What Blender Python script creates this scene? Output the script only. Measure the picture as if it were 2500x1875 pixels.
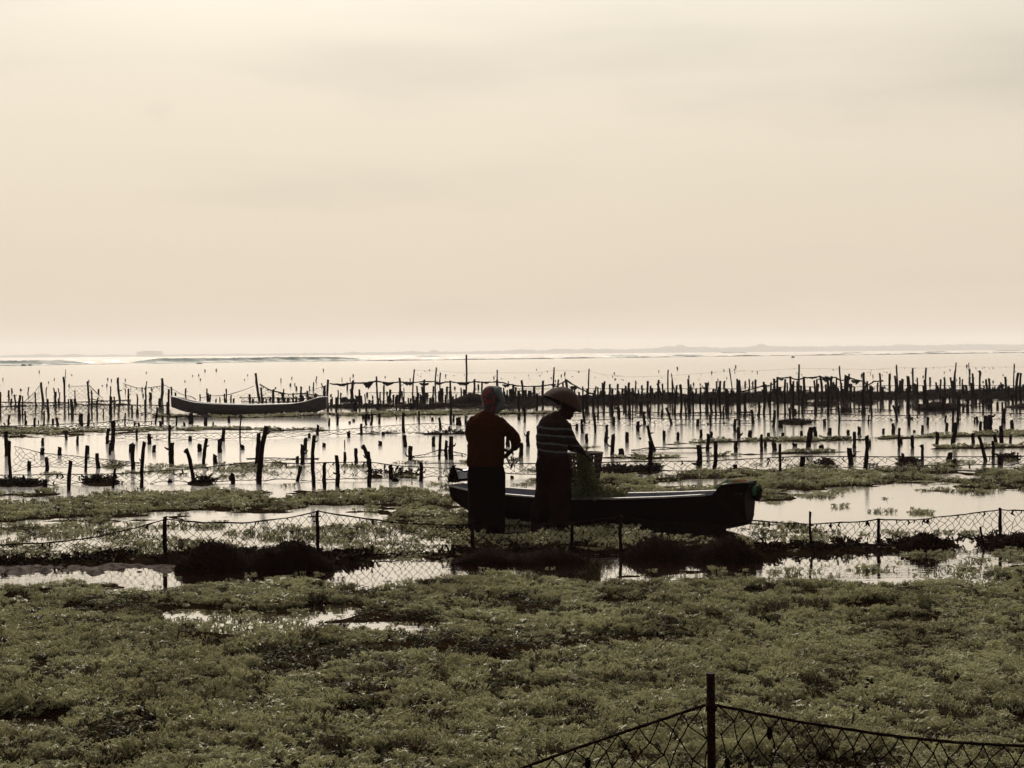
import bpy, math, random
import numpy as np
from mathutils import Vector, Matrix
random.seed(7); rng = np.random.default_rng(7)
for o in list(bpy.data.objects): bpy.data.objects.remove(o, do_unlink=True)
scene = bpy.context.scene
COL = scene.collection

# ------------------------------------------------------------------ camera
F = 4167.0; CAMH = 1.9
SLOPE = 0.0076
PITCH = math.atan(75.0 / F); ROLL = SLOPE
fwd0 = Vector((0, math.cos(PITCH), -math.sin(PITCH)))
up0 = Vector((0, math.sin(PITCH), math.cos(PITCH)))
rx = Vector((1, 0, 0))
cr = rx * math.cos(ROLL) - up0 * math.sin(ROLL)
cu = rx * math.sin(ROLL) + up0 * math.cos(ROLL)
cam_d = bpy.data.cameras.new('camera'); cam = bpy.data.objects.new('camera', cam_d); COL.objects.link(cam)
M = Matrix((cr, cu, -fwd0)).transposed().to_4x4(); M.translation = (0, 0, CAMH)
cam.matrix_world = M
cam_d.sensor_width = 36.0; cam_d.lens = F / 2500 * 36
cam_d.clip_start = 0.1; cam_d.clip_end = 20000
scene.camera = cam
scene.view_settings.view_transform = 'Standard'; scene.view_settings.look = 'None'
scene.view_settings.exposure = 0.0; scene.view_settings.gamma = 1.0
scene.render.film_transparent = False
scene.cycles.max_bounces = 5; scene.cycles.diffuse_bounces = 4; scene.cycles.glossy_bounces = 3
scene.cycles.transmission_bounces = 3; scene.cycles.volume_bounces = 1; scene.cycles.transparent_max_bounces = 8
scene.cycles.use_denoising = True
scene.cycles.caustics_reflective = False; scene.cycles.caustics_refractive = False

# ------------------------------------------------------------------ world
SUN_EL, SUN_AZ = math.radians(36), math.radians(-9)     # azimuth from +Y, negative = left
SD = Vector((math.sin(SUN_AZ) * math.cos(SUN_EL), math.cos(SUN_AZ) * math.cos(SUN_EL), math.sin(SUN_EL)))
W = bpy.data.worlds.new('World'); scene.world = W; W.use_nodes = True
nt = W.node_tree; nt.nodes.clear(); N = nt.nodes; Lk = nt.links
def nd(t, **k):
    n = N.new(t)
    for a, b in k.items(): setattr(n, a, b)
    return n
tc = nd('ShaderNodeTexCoord')
dot = nd('ShaderNodeVectorMath', operation='DOT_PRODUCT'); Lk.new(tc.outputs['Generated'], dot.inputs[0]); dot.inputs[1].default_value = SD
mr = nd('ShaderNodeMapRange'); mr.inputs[1].default_value = -1; mr.inputs[2].default_value = 1; Lk.new(dot.outputs['Value'], mr.inputs[0])
def ramp(nodes, pts, interp='LINEAR'):
    r = nodes.new('ShaderNodeValToRGB'); r.color_ramp.interpolation = interp
    e = r.color_ramp.elements
    while len(e) > 1: e.remove(e[-1])
    e[0].position = pts[0][0]; c = pts[0][1]; e[0].color = (c if isinstance(c, tuple) else (c, c, c)) + (1,)
    for p, c in pts[1:]:
        q = e.new(p); q.color = (c if isinstance(c, tuple) else (c, c, c)) + (1,)
    return r
rs = ramp(N, [(0, .08), (.3, .09), (.6, .155), (.80, .215), (.90, .25), (.945, .262), (.975, .37), (1, .9)], 'EASE')
Lk.new(mr.outputs[0], rs.inputs[0])
sep = nd('ShaderNodeSeparateXYZ'); Lk.new(tc.outputs['Generated'], sep.inputs[0])
re_ = ramp(N, [(0, (.73, .60, .465)), (.03, (.76, .645, .505)), (.10, (.815, .715, .57)), (.17, (.865, .78, .635)), (.24, (.915, .855, .725)), (1, (.9, .87, .8))])
Lk.new(sep.outputs['Z'], re_.inputs[0])
mp = nd('ShaderNodeMapping'); mp.inputs['Scale'].default_value = (2.2, 2.2, 12); mp.inputs['Rotation'].default_value = (0, math.radians(4), 0)
Lk.new(tc.outputs['Generated'], mp.inputs[0])
ns = nd('ShaderNodeTexNoise'); ns.inputs['Scale'].default_value = 1.7; ns.inputs['Detail'].default_value = 5; ns.inputs['Roughness'].default_value = .45
Lk.new(mp.outputs[0], ns.inputs['Vector'])
rn = ramp(N, [(.25, (.87, .875, .885)), (.5, (.985, .985, .985)), (.75, (1.0, 1.0, 1.0))], 'EASE'); Lk.new(ns.outputs['Fac'], rn.inputs[0])
# a small puff of cloud left of centre
PF = Vector(((392 - 1250) / F, 1, (861 + 6 - 268) / F)).normalized()
sb = nd('ShaderNodeVectorMath', operation='SUBTRACT'); Lk.new(tc.outputs['Generated'], sb.inputs[0]); sb.inputs[1].default_value = PF
n2 = nd('ShaderNodeTexNoise'); n2.inputs['Scale'].default_value = 90; n2.inputs['Detail'].default_value = 4; Lk.new(tc.outputs['Generated'], n2.inputs['Vector'])
sc2 = nd('ShaderNodeVectorMath', operation='MULTIPLY'); Lk.new(sb.outputs[0], sc2.inputs[0]); sc2.inputs[1].default_value = (1, 1, 1.5)
ln = nd('ShaderNodeVectorMath', operation='LENGTH'); Lk.new(sc2.outputs[0], ln.inputs[0])
m3 = nd('ShaderNodeMath', operation='MULTIPLY_ADD'); Lk.new(n2.outputs['Fac'], m3.inputs[0]); m3.inputs[1].default_value = .014; Lk.new(ln.outputs['Value'], m3.inputs[2])
mpf = nd('ShaderNodeMapRange', interpolation_type='SMOOTHSTEP'); Lk.new(m3.outputs[0], mpf.inputs[0]); mpf.inputs[1].default_value = .009; mpf.inputs[2].default_value = .019; mpf.inputs[3].default_value = .965; mpf.inputs[4].default_value = 1.0
sb2 = nd('ShaderNodeVectorMath', operation='SUBTRACT'); Lk.new(tc.outputs['Generated'], sb2.inputs[0]); sb2.inputs[1].default_value = Vector(((2560 - 1250) / F, 1, (861 - 130) / F)).normalized()
sc3 = nd('ShaderNodeVectorMath', operation='MULTIPLY'); Lk.new(sb2.outputs[0], sc3.inputs[0]); sc3.inputs[1].default_value = (.6, .6, 1.7)
ln2 = nd('ShaderNodeVectorMath', operation='LENGTH'); Lk.new(sc3.outputs[0], ln2.inputs[0]); m5 = nd('ShaderNodeMath', operation='MULTIPLY_ADD'); Lk.new(ns.outputs['Fac'], m5.inputs[0]); m5.inputs[1].default_value = .09; Lk.new(ln2.outputs['Value'], m5.inputs[2])
mpg = nd('ShaderNodeMapRange', interpolation_type='SMOOTHSTEP'); Lk.new(m5.outputs[0], mpg.inputs[0]); mpg.inputs[1].default_value = .03; mpg.inputs[2].default_value = .15; mpg.inputs[3].default_value = .90; mpg.inputs[4].default_value = 1.0
def mul(a, b):
    m = nd('ShaderNodeVectorMath', operation='MULTIPLY'); Lk.new(a, m.inputs[0]); Lk.new(b, m.inputs[1]); return m.outputs[0]
o1 = mul(re_.outputs[0], rs.outputs[0]); o1 = mul(o1, rn.outputs[0]); o1 = mul(o1, mpf.outputs[0]); o1 = mul(o1, mpg.outputs[0])
s4 = nd('ShaderNodeVectorMath', operation='SCALE'); Lk.new(o1, s4.inputs[0]); s4.inputs['Scale'].default_value = 4.0
bg1 = nd('ShaderNodeBackground'); Lk.new(s4.outputs[0], bg1.inputs[0]); bg1.inputs[1].default_value = 1.01
sky = nd('ShaderNodeTexSky', sky_type='NISHITA'); sky.sun_disc = False; sky.sun_elevation = SUN_EL; sky.sun_rotation = SUN_AZ
sky.dust_density = 6; sky.air_density = 1
bg2 = nd('ShaderNodeBackground'); Lk.new(sky.outputs[0], bg2.inputs[0]); bg2.inputs[1].default_value = 0.05
mxw = nd('ShaderNodeMixShader'); mxw.inputs[0].default_value = .05; Lk.new(bg1.outputs[0], mxw.inputs[1]); Lk.new(bg2.outputs[0], mxw.inputs[2])
ow = nd('ShaderNodeOutputWorld'); Lk.new(mxw.outputs[0], ow.inputs[0])

sl = bpy.data.lights.new('sun', 'SUN'); sl.energy = 4.6; sl.angle = math.radians(10); sl.color = (1, .91, .80)
so = bpy.data.objects.new('sun', sl); COL.objects.link(so); so.rotation_euler = SD.to_track_quat('Z', 'Y').to_euler()

# ------------------------------------------------------------------ projection helpers (photo pixel -> place)
def hor(x): return 862.5 - SLOPE * (x - 1250)
def ray(x, y): return cr * ((x - 1250) / F) + cu * ((937.5 - y) / F) + fwd0
def at(x, y, Y):                       # point seen at pixel, at distance Y
    r = ray(x, y); t = Y / r.y; return Vector((r.x * t, Y, CAMH + r.z * t))
def gd(x, y, z=0.0):                   # ground point
    r = ray(x, y); t = (z - CAMH) / r.z; return Vector((r.x * t, r.y * t, z))
def toPix(X, Y):                       # arrays of ground points (z=0) -> pixels
    Z = -CAMH
    dx = X * cr.x + Y * cr.y + Z * cr.z; dy = X * cu.x + Y * cu.y + Z * cu.z; dz = X * fwd0.x + Y * fwd0.y + Z * fwd0.z
    return 1250 + dx / dz * F, 937.5 - dy / dz * F

# value noise, vectorised
_T = np.random.default_rng(3).random((256, 256))
def vn(x, y):
    xi = np.floor(x).astype(int); yi = np.floor(y).astype(int); fx = x - xi; fy = y - yi
    fx = fx * fx * (3 - 2 * fx); fy = fy * fy * (3 - 2 * fy)
    a = _T[xi & 255, yi & 255]; b = _T[(xi + 1) & 255, yi & 255]; c = _T[xi & 255, (yi + 1) & 255]; d = _T[(xi + 1) & 255, (yi + 1) & 255]
    return (a * (1 - fx) + b * fx) * (1 - fy) + (c * (1 - fx) + d * fx) * fy
def fbm(x, y, o=3):
    s = 0; a = 1; t = 0
    for i in range(o):
        s = s + a * vn(x * 2 ** i + 17 * i, y * 2 ** i + 31 * i); t += a; a *= .5
    return s / t

# ------------------------------------------------------------------ materials
def newmat(name):
    m = bpy.data.materials.new(name); m.use_nodes = True; n = m.node_tree; n.nodes.clear(); return m, n
def pmat(name, c1, c2=None, rough=.7, nscale=12, bump=.3, bscale=40, spec=.3, stretch=(1, 1, 1), metal=0):
    m, n = newmat(name); c2 = c2 or tuple(v * .6 for v in c1)
    out = n.nodes.new('ShaderNodeOutputMaterial'); p = n.nodes.new('ShaderNodeBsdfPrincipled')
    t = n.nodes.new('ShaderNodeTexCoord'); mpn = n.nodes.new('ShaderNodeMapping'); mpn.inputs['Scale'].default_value = stretch
    no = n.nodes.new('ShaderNodeTexNoise'); no.inputs['Scale'].default_value = nscale; no.inputs['Detail'].default_value = 5
    r = ramp(n.nodes, [(.3, c2), (.7, c1)])
    n.links.new(t.outputs['Object'], mpn.inputs[0]); n.links.new(mpn.outputs[0], no.inputs['Vector']); n.links.new(no.outputs['Fac'], r.inputs[0]); n.links.new(r.outputs[0], p.inputs['Base Color'])
    no2 = n.nodes.new('ShaderNodeTexNoise'); no2.inputs['Scale'].default_value = bscale; no2.inputs['Detail'].default_value = 4; n.links.new(mpn.outputs[0], no2.inputs['Vector'])
    b = n.nodes.new('ShaderNodeBump'); b.inputs['Strength'].default_value = bump; b.inputs['Distance'].default_value = .02
    n.links.new(no2.outputs['Fac'], b.inputs['Height']); n.links.new(b.outputs[0], p.inputs['Normal'])
    p.inputs['Roughness'].default_value = rough; p.inputs['Specular IOR Level'].default_value = spec; p.inputs['Metallic'].default_value = metal
    n.links.new(p.outputs[0], out.inputs[0]); return m
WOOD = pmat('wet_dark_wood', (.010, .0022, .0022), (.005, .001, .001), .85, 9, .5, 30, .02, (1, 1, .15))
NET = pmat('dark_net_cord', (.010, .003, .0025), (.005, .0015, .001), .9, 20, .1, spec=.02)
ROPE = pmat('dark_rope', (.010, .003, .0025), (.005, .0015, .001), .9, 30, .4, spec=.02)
HEAP = pmat('dark_heap', (.010, .003, .002), (.004, .001, .0008), .95, 14, .8, 60, .01)  # near-black brown puts the heaps' backlit shade into the colour
BED = pmat('shaded_bed_soil', (.016, .010, .005), (.006, .0028, .0016), .9, 14, .9, 60, .0)  # dark brown soil tone also paints the shadows between the fronds
MUD = pmat('wet_mud', (.10, .085, .078), (.02, .014, .012), .9, 16, .9, 20, 0)
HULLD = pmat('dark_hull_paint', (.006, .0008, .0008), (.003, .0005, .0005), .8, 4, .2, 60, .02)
HULLG = pmat('grey_hull_paint', (.07, .055, .06), (.035, .025, .026), .6, 3, .2, 50, .12, (1, 6, 6))
RIM = pmat('pale_rim', (.30, .28, .26), (.14, .12, .11), .5, 14, .2, 60, .4)  # mottled between two pale tones, lighter than the hull
RIMG = pmat('pale_grey_rim', (.36, .35, .34), (.18, .17, .17), .5, 6, .2, 60, .4)
INNER = pmat('blue_grey_inner_hull', (.15, .155, .20), (.09, .09, .12), .5, 6, .2, 50, .4)
REEFM = pmat('reef_rock', (.035, .028, .022), (.015, .01, .009), .8, .5, .6, 2, .1)

def leafmat(name, a, b, dark, trans=.35, rough=.42, spec=.35):
    m, n = newmat(name); out = n.nodes.new('ShaderNodeOutputMaterial'); p = n.nodes.new('ShaderNodeBsdfPrincipled')
    oi = n.nodes.new('ShaderNodeObjectInfo'); r = ramp(n.nodes, [(0, dark), (.10, dark), (.24, a), (.6, b), (1, a)])
    g = n.nodes.new('ShaderNodeNewGeometry'); no = n.nodes.new('ShaderNodeTexNoise'); no.inputs['Scale'].default_value = 1.3; no.inputs['Detail'].default_value = 3
    n.links.new(g.outputs['Position'], no.inputs['Vector'])
    r2 = ramp(n.nodes, [(.3, (.68, .64, .60)), (.7, (1.0, 1.0, 1.0))]); n.links.new(no.outputs['Fac'], r2.inputs[0])
    mm = n.nodes.new('ShaderNodeVectorMath'); mm.operation = 'MULTIPLY'
    n.links.new(oi.outputs['Random'], r.inputs[0]); n.links.new(r.outputs[0], mm.inputs[0]); n.links.new(r2.outputs[0], mm.inputs[1])
    n.links.new(mm.outputs[0], p.inputs['Base Color']); p.inputs['Roughness'].default_value = rough; p.inputs['Specular IOR Level'].default_value = spec
    tr = n.nodes.new('ShaderNodeBsdfTranslucent'); n.links.new(mm.outputs[0], tr.inputs['Color'])
    mx = n.nodes.new('ShaderNodeMixShader'); mx.inputs[0].default_value = trans
    n.links.new(p.outputs[0], mx.inputs[1]); n.links.new(tr.outputs[0], mx.inputs[2]); n.links.new(mx.outputs[0], out.inputs[0]); return m
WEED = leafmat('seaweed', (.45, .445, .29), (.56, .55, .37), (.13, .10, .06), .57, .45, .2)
WEEDD = leafmat('dark_seaweed', (.022, .009, .005), (.035, .018, .009), (.008, .003, .002), .2, .8, .03)

def watermat():
    m, n = newmat('tidal_water'); out = n.nodes.new('ShaderNodeOutputMaterial')
    g = n.nodes.new('ShaderNodeNewGeometry'); sp = n.nodes.new('ShaderNodeSeparateXYZ'); n.links.new(g.outputs['Position'], sp.inputs[0])
    def noise(scale, st, det=3):
        mpn = n.nodes.new('ShaderNodeMapping'); mpn.inputs['Scale'].default_value = st; n.links.new(g.outputs['Position'], mpn.inputs[0])
        no = n.nodes.new('ShaderNodeTexNoise'); no.inputs['Scale'].default_value = scale; no.inputs['Detail'].default_value = det; n.links.new(mpn.outputs[0], no.inputs['Vector']); return no
    na = noise(5, (1, 1.6, 1)); nb = noise(.25, (1, .6, 1), 2); nc = noise(.35, (.5, 2.2, 1), 4)
    # rippled patches
    rr = ramp(n.nodes, [(.40, 0.10), (.62, 1.0)]); n.links.new(nb.outputs['Fac'], rr.inputs[0])
    # distance factor: calmer near, waves far beyond the reef
    mf = n.nodes.new('ShaderNodeMapRange'); n.links.new(sp.outputs['Y'], mf.inputs[0]); mf.inputs[1].default_value = 60; mf.inputs[2].default_value = 420; mf.inputs[3].default_value = .0; mf.inputs[4].default_value = 1.0
    b1 = n.nodes.new('ShaderNodeBump'); b1.inputs['Distance'].default_value = .006
    st = n.nodes.new('ShaderNodeMath'); st.operation = 'MULTIPLY'; n.links.new(rr.outputs[0], st.inputs[0]); st.inputs[1].default_value = .55
    n.links.new(st.outputs[0], b1.inputs['Strength']); n.links.new(na.outputs['Fac'], b1.inputs['Height'])
    b2 = n.nodes.new('ShaderNodeBump'); b2.inputs['Distance'].default_value = .22; n.links.new(mf.outputs[0], b2.inputs['Strength']); n.links.new(nc.outputs['Fac'], b2.inputs['Height']); n.links.new(b1.outputs[0], b2.inputs['Normal'])
    gl = n.nodes.new('ShaderNodeBsdfGlossy')
    mq = n.nodes.new('ShaderNodeMapRange'); n.links.new(sp.outputs['Y'], mq.inputs[0]); mq.inputs[1].default_value = 10; mq.inputs[2].default_value = 70
    rq = ramp(n.nodes, [(0, .03), (.11, .03), (.17, .12), (.62, .13), (.72, .05), (1, .08)]); n.links.new(mq.outputs[0], rq.inputs[0])
    n.links.new(rq.outputs[0], gl.inputs['Roughness']); gl.inputs['Color'].default_value = (.985, .97, .95, 1); n.links.new(b2.outputs[0], gl.inputs['Normal'])
    df = n.nodes.new('ShaderNodeBsdfDiffuse'); df.inputs['Color'].default_value = (.020, .008, .006, 1)
    fr = n.nodes.new('ShaderNodeLayerWeight'); fr.inputs['Blend'].default_value = .5
    mx = n.nodes.new('ShaderNodeMixShader'); n.links.new(fr.outputs['Facing'], mx.inputs[0]); n.links.new(df.outputs[0], mx.inputs[1]); n.links.new(gl.outputs[0], mx.inputs[2])
    n.links.new(mx.outputs[0], out.inputs[0]); return m
WATER = watermat()

# ------------------------------------------------------------------ mesh helpers
class MB:
    def __init__(s): s.v = []; s.f = []
    def add(s, v, f):
        k = len(s.v); s.v += [tuple(p) for p in v]; s.f += [tuple(i + k for i in q) for q in f]
    def tube(s, pts, rad, seg=6, cap=True, ry=None, up=None):
        """pts centre line, rad list or value"""
        n = len(pts); pts = [Vector(p) for p in pts]
        rad = [rad] * n if not hasattr(rad, '__len__') else rad
        ry = rad if ry is None else ([ry] * n if not hasattr(ry, '__len__') else ry)
        vs = []; ref = Vector(up) if up else None
        for i, p in enumerate(pts):
            t = (pts[min(i + 1, n - 1)] - pts[max(i - 1, 0)])
            t = t.normalized() if t.length > 1e-9 else Vector((0, 0, 1))
            if ref is None: ref = Vector((0, 1, 0)) if abs(t.y) < .9 else Vector((1, 0, 0))
            a = t.cross(ref)
            if a.length < 1e-4: a = t.cross(Vector((1, .3, .2)))
            a.normalize(); b = a.cross(t).normalized()
            for k in range(seg):
                th = 2 * math.pi * k / seg
                vs.append(p + a * math.cos(th) * rad[i] + b * math.sin(th) * ry[i])
        fs = [(i * seg + k, i * seg + (k + 1) % seg, (i + 1) * seg + (k + 1) % seg, (i + 1) * seg + k) for i in range(n - 1) for k in range(seg)]
        if cap: fs += [tuple(range(seg))[::-1], tuple((n - 1) * seg + k for k in range(seg))]
        s.add(vs, fs)
    def ball(s, c, r, sc=(1, 1, 1), seg=12, rings=8, M=None):
        vs = []; fs = []
        for i in range(rings + 1):
            ph = math.pi * i / rings
            for k in range(seg):
                th = 2 * math.pi * k / seg
                p = Vector((r * sc[0] * math.sin(ph) * math.cos(th), r * sc[1] * math.sin(ph) * math.sin(th), r * sc[2] * math.cos(ph)))
                if M: p = M @ p
                vs.append(Vector(c) + p)
        for i in range(rings):
            for k in range(seg): fs.append((i * seg + k, i * seg + (k + 1) % seg, (i + 1) * seg + (k + 1) % seg, (i + 1) * seg + k))
        s.add(vs, fs)
    def box(s, c, d, M=None):
        vs = []
        for sx in (-.5, .5):
            for sy in (-.5, .5):
                for sz in (-.5, .5):
                    p = Vector((sx * d[0], sy * d[1], sz * d[2])); vs.append(Vector(c) + (M @ p if M else p))
        s.add(vs, [(0, 1, 3, 2), (4, 6, 7, 5), (0, 4, 5, 1), (2, 3, 7, 6), (0, 2, 6, 4), (1, 5, 7, 3)])
    def build(s, name, mat, parent=None, smooth=False, link=True, origin=None):
        me = bpy.data.meshes.new(name)
        v = np.array(s.v, dtype=float)
        if origin is not None: v = v - np.array(origin)
        me.from_pydata(v.tolist(), [], s.f); me.update()
        if smooth: me.polygons.foreach_set('use_smooth', [True] * len(me.polygons))
        me.materials.append(mat); o = bpy.data.objects.new(name, me)
        if origin is not None and parent is None: o.location = origin
        if link: COL.objects.link(o)
        if parent: o.parent = parent
        return o
def tag(o, label=None, cat=None, group=None, kind=None):
    if label: o['label'] = label
    if cat: o['category'] = cat
    if group: o['group'] = group
    if kind: o['kind'] = kind
    return o
def empty(name, loc=(0, 0, 0)):
    o = bpy.data.objects.new(name, None); COL.objects.link(o); o.location = loc; o.empty_display_size = .1; return o
def remesh(o, vox, smooth=4, fac=.5):
    m = o.modifiers.new('remesh', 'REMESH'); m.mode = 'VOXEL'; m.voxel_size = vox; m.use_smooth_shade = True
    s = o.modifiers.new('smooth', 'SMOOTH'); s.factor = fac; s.iterations = smooth
    dg = bpy.context.evaluated_depsgraph_get(); me = bpy.data.meshes.new_from_object(o.evaluated_get(dg)); o.modifiers.clear()
    mt = o.data.materials[0]; o.data = me
    if len(me.materials) == 0: me.materials.append(mt)
    me.polygons.foreach_set('use_smooth', [True] * len(me.polygons)); return o

# ------------------------------------------------------------------ water, shore, reef
def sheet(name, x0, x1, y0, y1, z, mat, kind='structure'):
    b = MB(); b.add([(x0, y0, z), (x1, y0, z), (x1, y1, z), (x0, y1, z)], [(0, 1, 2, 3)])
    o = b.build(name, mat); tag(o, kind=kind); return o
sheet('seabed', -6000, 6000, -60, 12000, -.55, BED)
sheet('water', -6000, 6000, -60, 12000, 0, WATER)

# reef line
rp = [(-900, 900), (0, 893), (300, 888.5), (600, 884.5), (900, 881), (1240, 877), (1400, 875), (1700, 871), (2000, 867.5), (2250, 864.5), (2450, 861.8), (3000, 857.5)]
b = MB(); pts = []
for i in range(len(rp) - 1):
    for k in range(60):
        t = k / 60; pts.append((rp[i][0] * (1 - t) + rp[i + 1][0] * t, rp[i][1] * (1 - t) + rp[i + 1][1] * t))
vs = []; fs = []
for i, (x, y) in enumerate(pts):
    c = gd(x, y); s = .5 + .5 * min(1, max(0, (x - 500) / 700)); h = (.04 + .30 * max(0, fbm(np.array(i * .11), np.array(2.)) - .30) * 1.4 + .10 * random.random() ** 3) * s * c.y / 400
    for dy, z in ((-3, -.3), (-1.2, h * .7), (1, h), (4, -.3)): vs.append((c.x, c.y + dy * c.y / 400, z))
for i in range(len(pts) - 1):
    for k in range(3): a = i * 4 + k; fs.append((a, a + 4, a + 5, a + 1))
b.add(vs, fs); tag(b.build('reef', REEFM), kind='structure')
def rock(x, y, w, h, label):
    c = gd(x, y); u = c.y / F; b = MB(); seg = 14
    vs = []; fs = []
    for i in range(5):
        r = math.cos(i / 4 * math.pi / 2 * .93)
        for k in range(seg):
            th = 2 * math.pi * k / seg; q = r * (1 + .22 * math.sin(3 * th + x) + .15 * random.random())
            vs.append((c.x + q * math.cos(th) * w * u / 2, c.y + q * math.sin(th) * w * u / 3, -.1 + (h * u + .1) * math.sin(i / 4 * math.pi / 2) * (1 + .2 * random.random())))
    for i in range(4):
        for k in range(seg): fs.append((i * seg + k, i * seg + (k + 1) % seg, (i + 1) * seg + (k + 1) % seg, (i + 1) * seg + k))
    fs.append(tuple(4 * seg + k for k in range(seg))); b.add(vs, fs)
    tag(b.build('rock', REEFM, origin=tuple(c)), label, 'rock')
rock(57, 893, 13, 3.4, 'small dark reef rock near the left picture edge under the hazy surf')
rock(74, 892.5, 11, 2.6, 'smaller of two dark reef rocks, just right of its neighbour at far left')
rock(1936, 873, 8, 3.2, 'lone dark rock in the open lagoon right of the dark boat')
rock(486, 888, 16, 2.4, 'flat dark rock on the reef line below the long wave')
rock(955, 881, 13, 2, 'flat dark rock on the reef line left of the tallest pole')

# breaking waves beyond the reef
def wavemat():
    m, n = newmat('breaking_surf'); out = n.nodes.new('ShaderNodeOutputMaterial'); p = n.nodes.new('ShaderNodeBsdfPrincipled')
    t = n.nodes.new('ShaderNodeNewGeometry'); mpn = n.nodes.new('ShaderNodeMapping'); mpn.inputs['Scale'].default_value = (.12, .2, 1.3); n.links.new(t.outputs['Position'], mpn.inputs[0])
    no = n.nodes.new('ShaderNodeTexNoise'); no.inputs['Scale'].default_value = 1; no.inputs['Detail'].default_value = 5; n.links.new(mpn.outputs[0], no.inputs['Vector'])
    r = ramp(n.nodes, [(.36, (.10, .13, .13)), (.50, (.22, .25, .24)), (.64, (.55, .54, .51))]); n.links.new(no.outputs['Fac'], r.inputs[0]); n.links.new(r.outputs[0], p.inputs['Base Color'])
    p.inputs['Roughness'].default_value = .8; p.inputs['Specular IOR Level'].default_value = .05; n.links.new(p.outputs[0], out.inputs[0]); return m
WAVE = wavemat()
def wave(x0, x1, y0, y1, hpx, label, foam=1):
    b = MB(); n = max(20, int((x1 - x0) / 6)); vs = []; fs = []
    for i in range(n + 1):
        t = i / n; x = x0 + (x1 - x0) * t; y = y0 + (y1 - y0) * t; c = gd(x, y); u = c.y / F
        env = min(1, t * 7) * min(1, (1 - t) * 5); env = env ** .7 * (.78 + .22 * float(fbm(np.array(t * (x1 - x0) / 40 + 3), np.array(x0 * .1 + 4.))) + .12 * random.random())
        h = hpx * u * env * (.62 + .4 * float(fbm(np.array(t * 9 + x0), np.array(.5)))); j = (random.random() - .5) * .12
        for dy, z in ((-7, -.1), (-4, h * .18), (-2.2, h * .45), (-1.4, h * .8 + j * env), (-.9, h + j * env), (1.5, h * .86), (6, h * .35), (12, -.1)):
            vs.append((c.x, c.y + dy, z))
    for i in range(n):
        for k in range(7): a = i * 8 + k; fs.append((a, a + 8, a + 9, a + 1))
    b.add(vs, fs); tag(b.build('breaking_wave', WAVE, smooth=True), label, 'wave')
wave(320, 910, 886, 879.5, 13.5, 'long breaking wave with spray behind the grey boat')
wave(-80, 215, 891, 888, 12, 'breaking wave with foam cloud at the far left')
for i, (a, c_, y, h) in enumerate([(1480, 1560, 870.5, 4), (1640, 1720, 869.5, 4), (2050, 2110, 863.5, 3.5), (2255, 2320, 862, 5), (1000, 1090, 871, 3), (1755, 1830, 862, 3), (2420, 2500, 857.5, 3)]):
    wave(a, c_, y, y - (c_ - a) * SLOPE, h, ['low swell just behind the reef above the dark boat', 'small swell right of the low swell above the dark boat',
        'small swell breaking above the tall poles at right', 'largest swell beyond the reef at far right', 'thin swell left of the tallest pole', 'faint thin swell further out above the dark boat', 'faint swell in the top right corner of the sea'][i])

b = MB(); r = random.Random(77); FOAM = pmat('sea_foam', (.75, .74, .72), (.5, .5, .5), .6, .4, .2, 2, .2)
for i in range(130):
    x = r.uniform(-250, 2750); rl = float(np.interp(x, [p[0] for p in rp], [p[1] for p in rp])); d0 = rl - hor(x); y = hor(x) + d0 * r.uniform(.32, .93); c = gd(x, y); u_ = c.y / F; L_ = r.uniform(8, 60) * u_; h = r.uniform(.5, 1.6) * u_; n_ = 10; vs = []; fs = []
    for k in range(n_ + 1):
        t = k / n_; hh = h * math.sin(math.pi * t) * r.uniform(.5, 1.2)
        for dy, z in ((-2.5, -.05), (-.8, hh * .8), (0, hh), (3, -.05)): vs.append((c.x + (t - .5) * L_, c.y + dy + math.sin(t * 3 + i) * 2, z))
    for k in range(n_):
        for q in range(3): a = k * 4 + q; fs.append((a, a + 4, a + 5, a + 1))
    b.add(vs, fs)
tag(b.build('surf', FOAM), 'broken white surf between the reef and the far shore', 'surf', kind='stuff')
# far shore
SHORE_Y = 5800.
def profile(x):                        # height above the horizon in photo px
    base = np.interp(x, [-800, 0, 300, 700, 1100, 1300, 1600, 2000, 2500, 3300], [2, 2.5, 3, 4, 5, 7.5, 10, 12, 13, 13])
    return base
LAND = pmat('far_shore_trees', (.22, .21, .20), (.16, .15, .145), .9, .02, 0, 1, 0)  # base colour raised so the haze's fading is painted into the trees
BLDG = pmat('far_building_wall', (.42, .38, .36), (.36, .33, .31), .9, .05, 0, 1, 0)  # paled too, so part of the haze sits in this colour
u = SHORE_Y / F
b = MB(); vs = []; fs = []; xs = np.arange(-900, 3400, 2.5)
pk = [(60, 60, 2.5), (105, 20, 3.5), (180, 30, 3), (275, 22, 2), (1630, 40, 2), (1662, 14, 7), (1628, 10, 3.5), (1710, 25, 3), (865, 14, 3), (1000, 20, 3), (1060, 8, 5), (1270, 25, 3), (1365, 30, 2.5), (1430, 15, 2.5), (1860, 10, 5), (1865, 35, 4), (2380, 80, 2), (2200, 30, 2)]
for i, x in enumerate(xs):
    h = profile(x) * (.8 + .25 * float(fbm(np.array(x * .05), np.array(1.)))) + 3.2 * float(fbm(np.array(x * .16), np.array(7.))) + .6 * random.random() - 1.4
    for (cx, w, a) in pk: h += a * math.exp(-((x - cx) / w) ** 2)
    X = (x - 1250) * u
    for dy, z in ((-30, 0), (-15, h * u * .75), (0, h * u), (60, h * u * .8)): vs.append((X, SHORE_Y + dy, z + (0 if z == 0 else CAMH)))
for i in range(len(xs) - 1):
    for k in range(3): a = i * 4 + k; fs.append((a, a + 4, a + 5, a + 1))
b.add(vs, fs); tag(b.build('far_shore', LAND), kind='structure')
e = empty('building', ((376 - 1250) * u, SHORE_Y - 60, 0))
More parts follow.
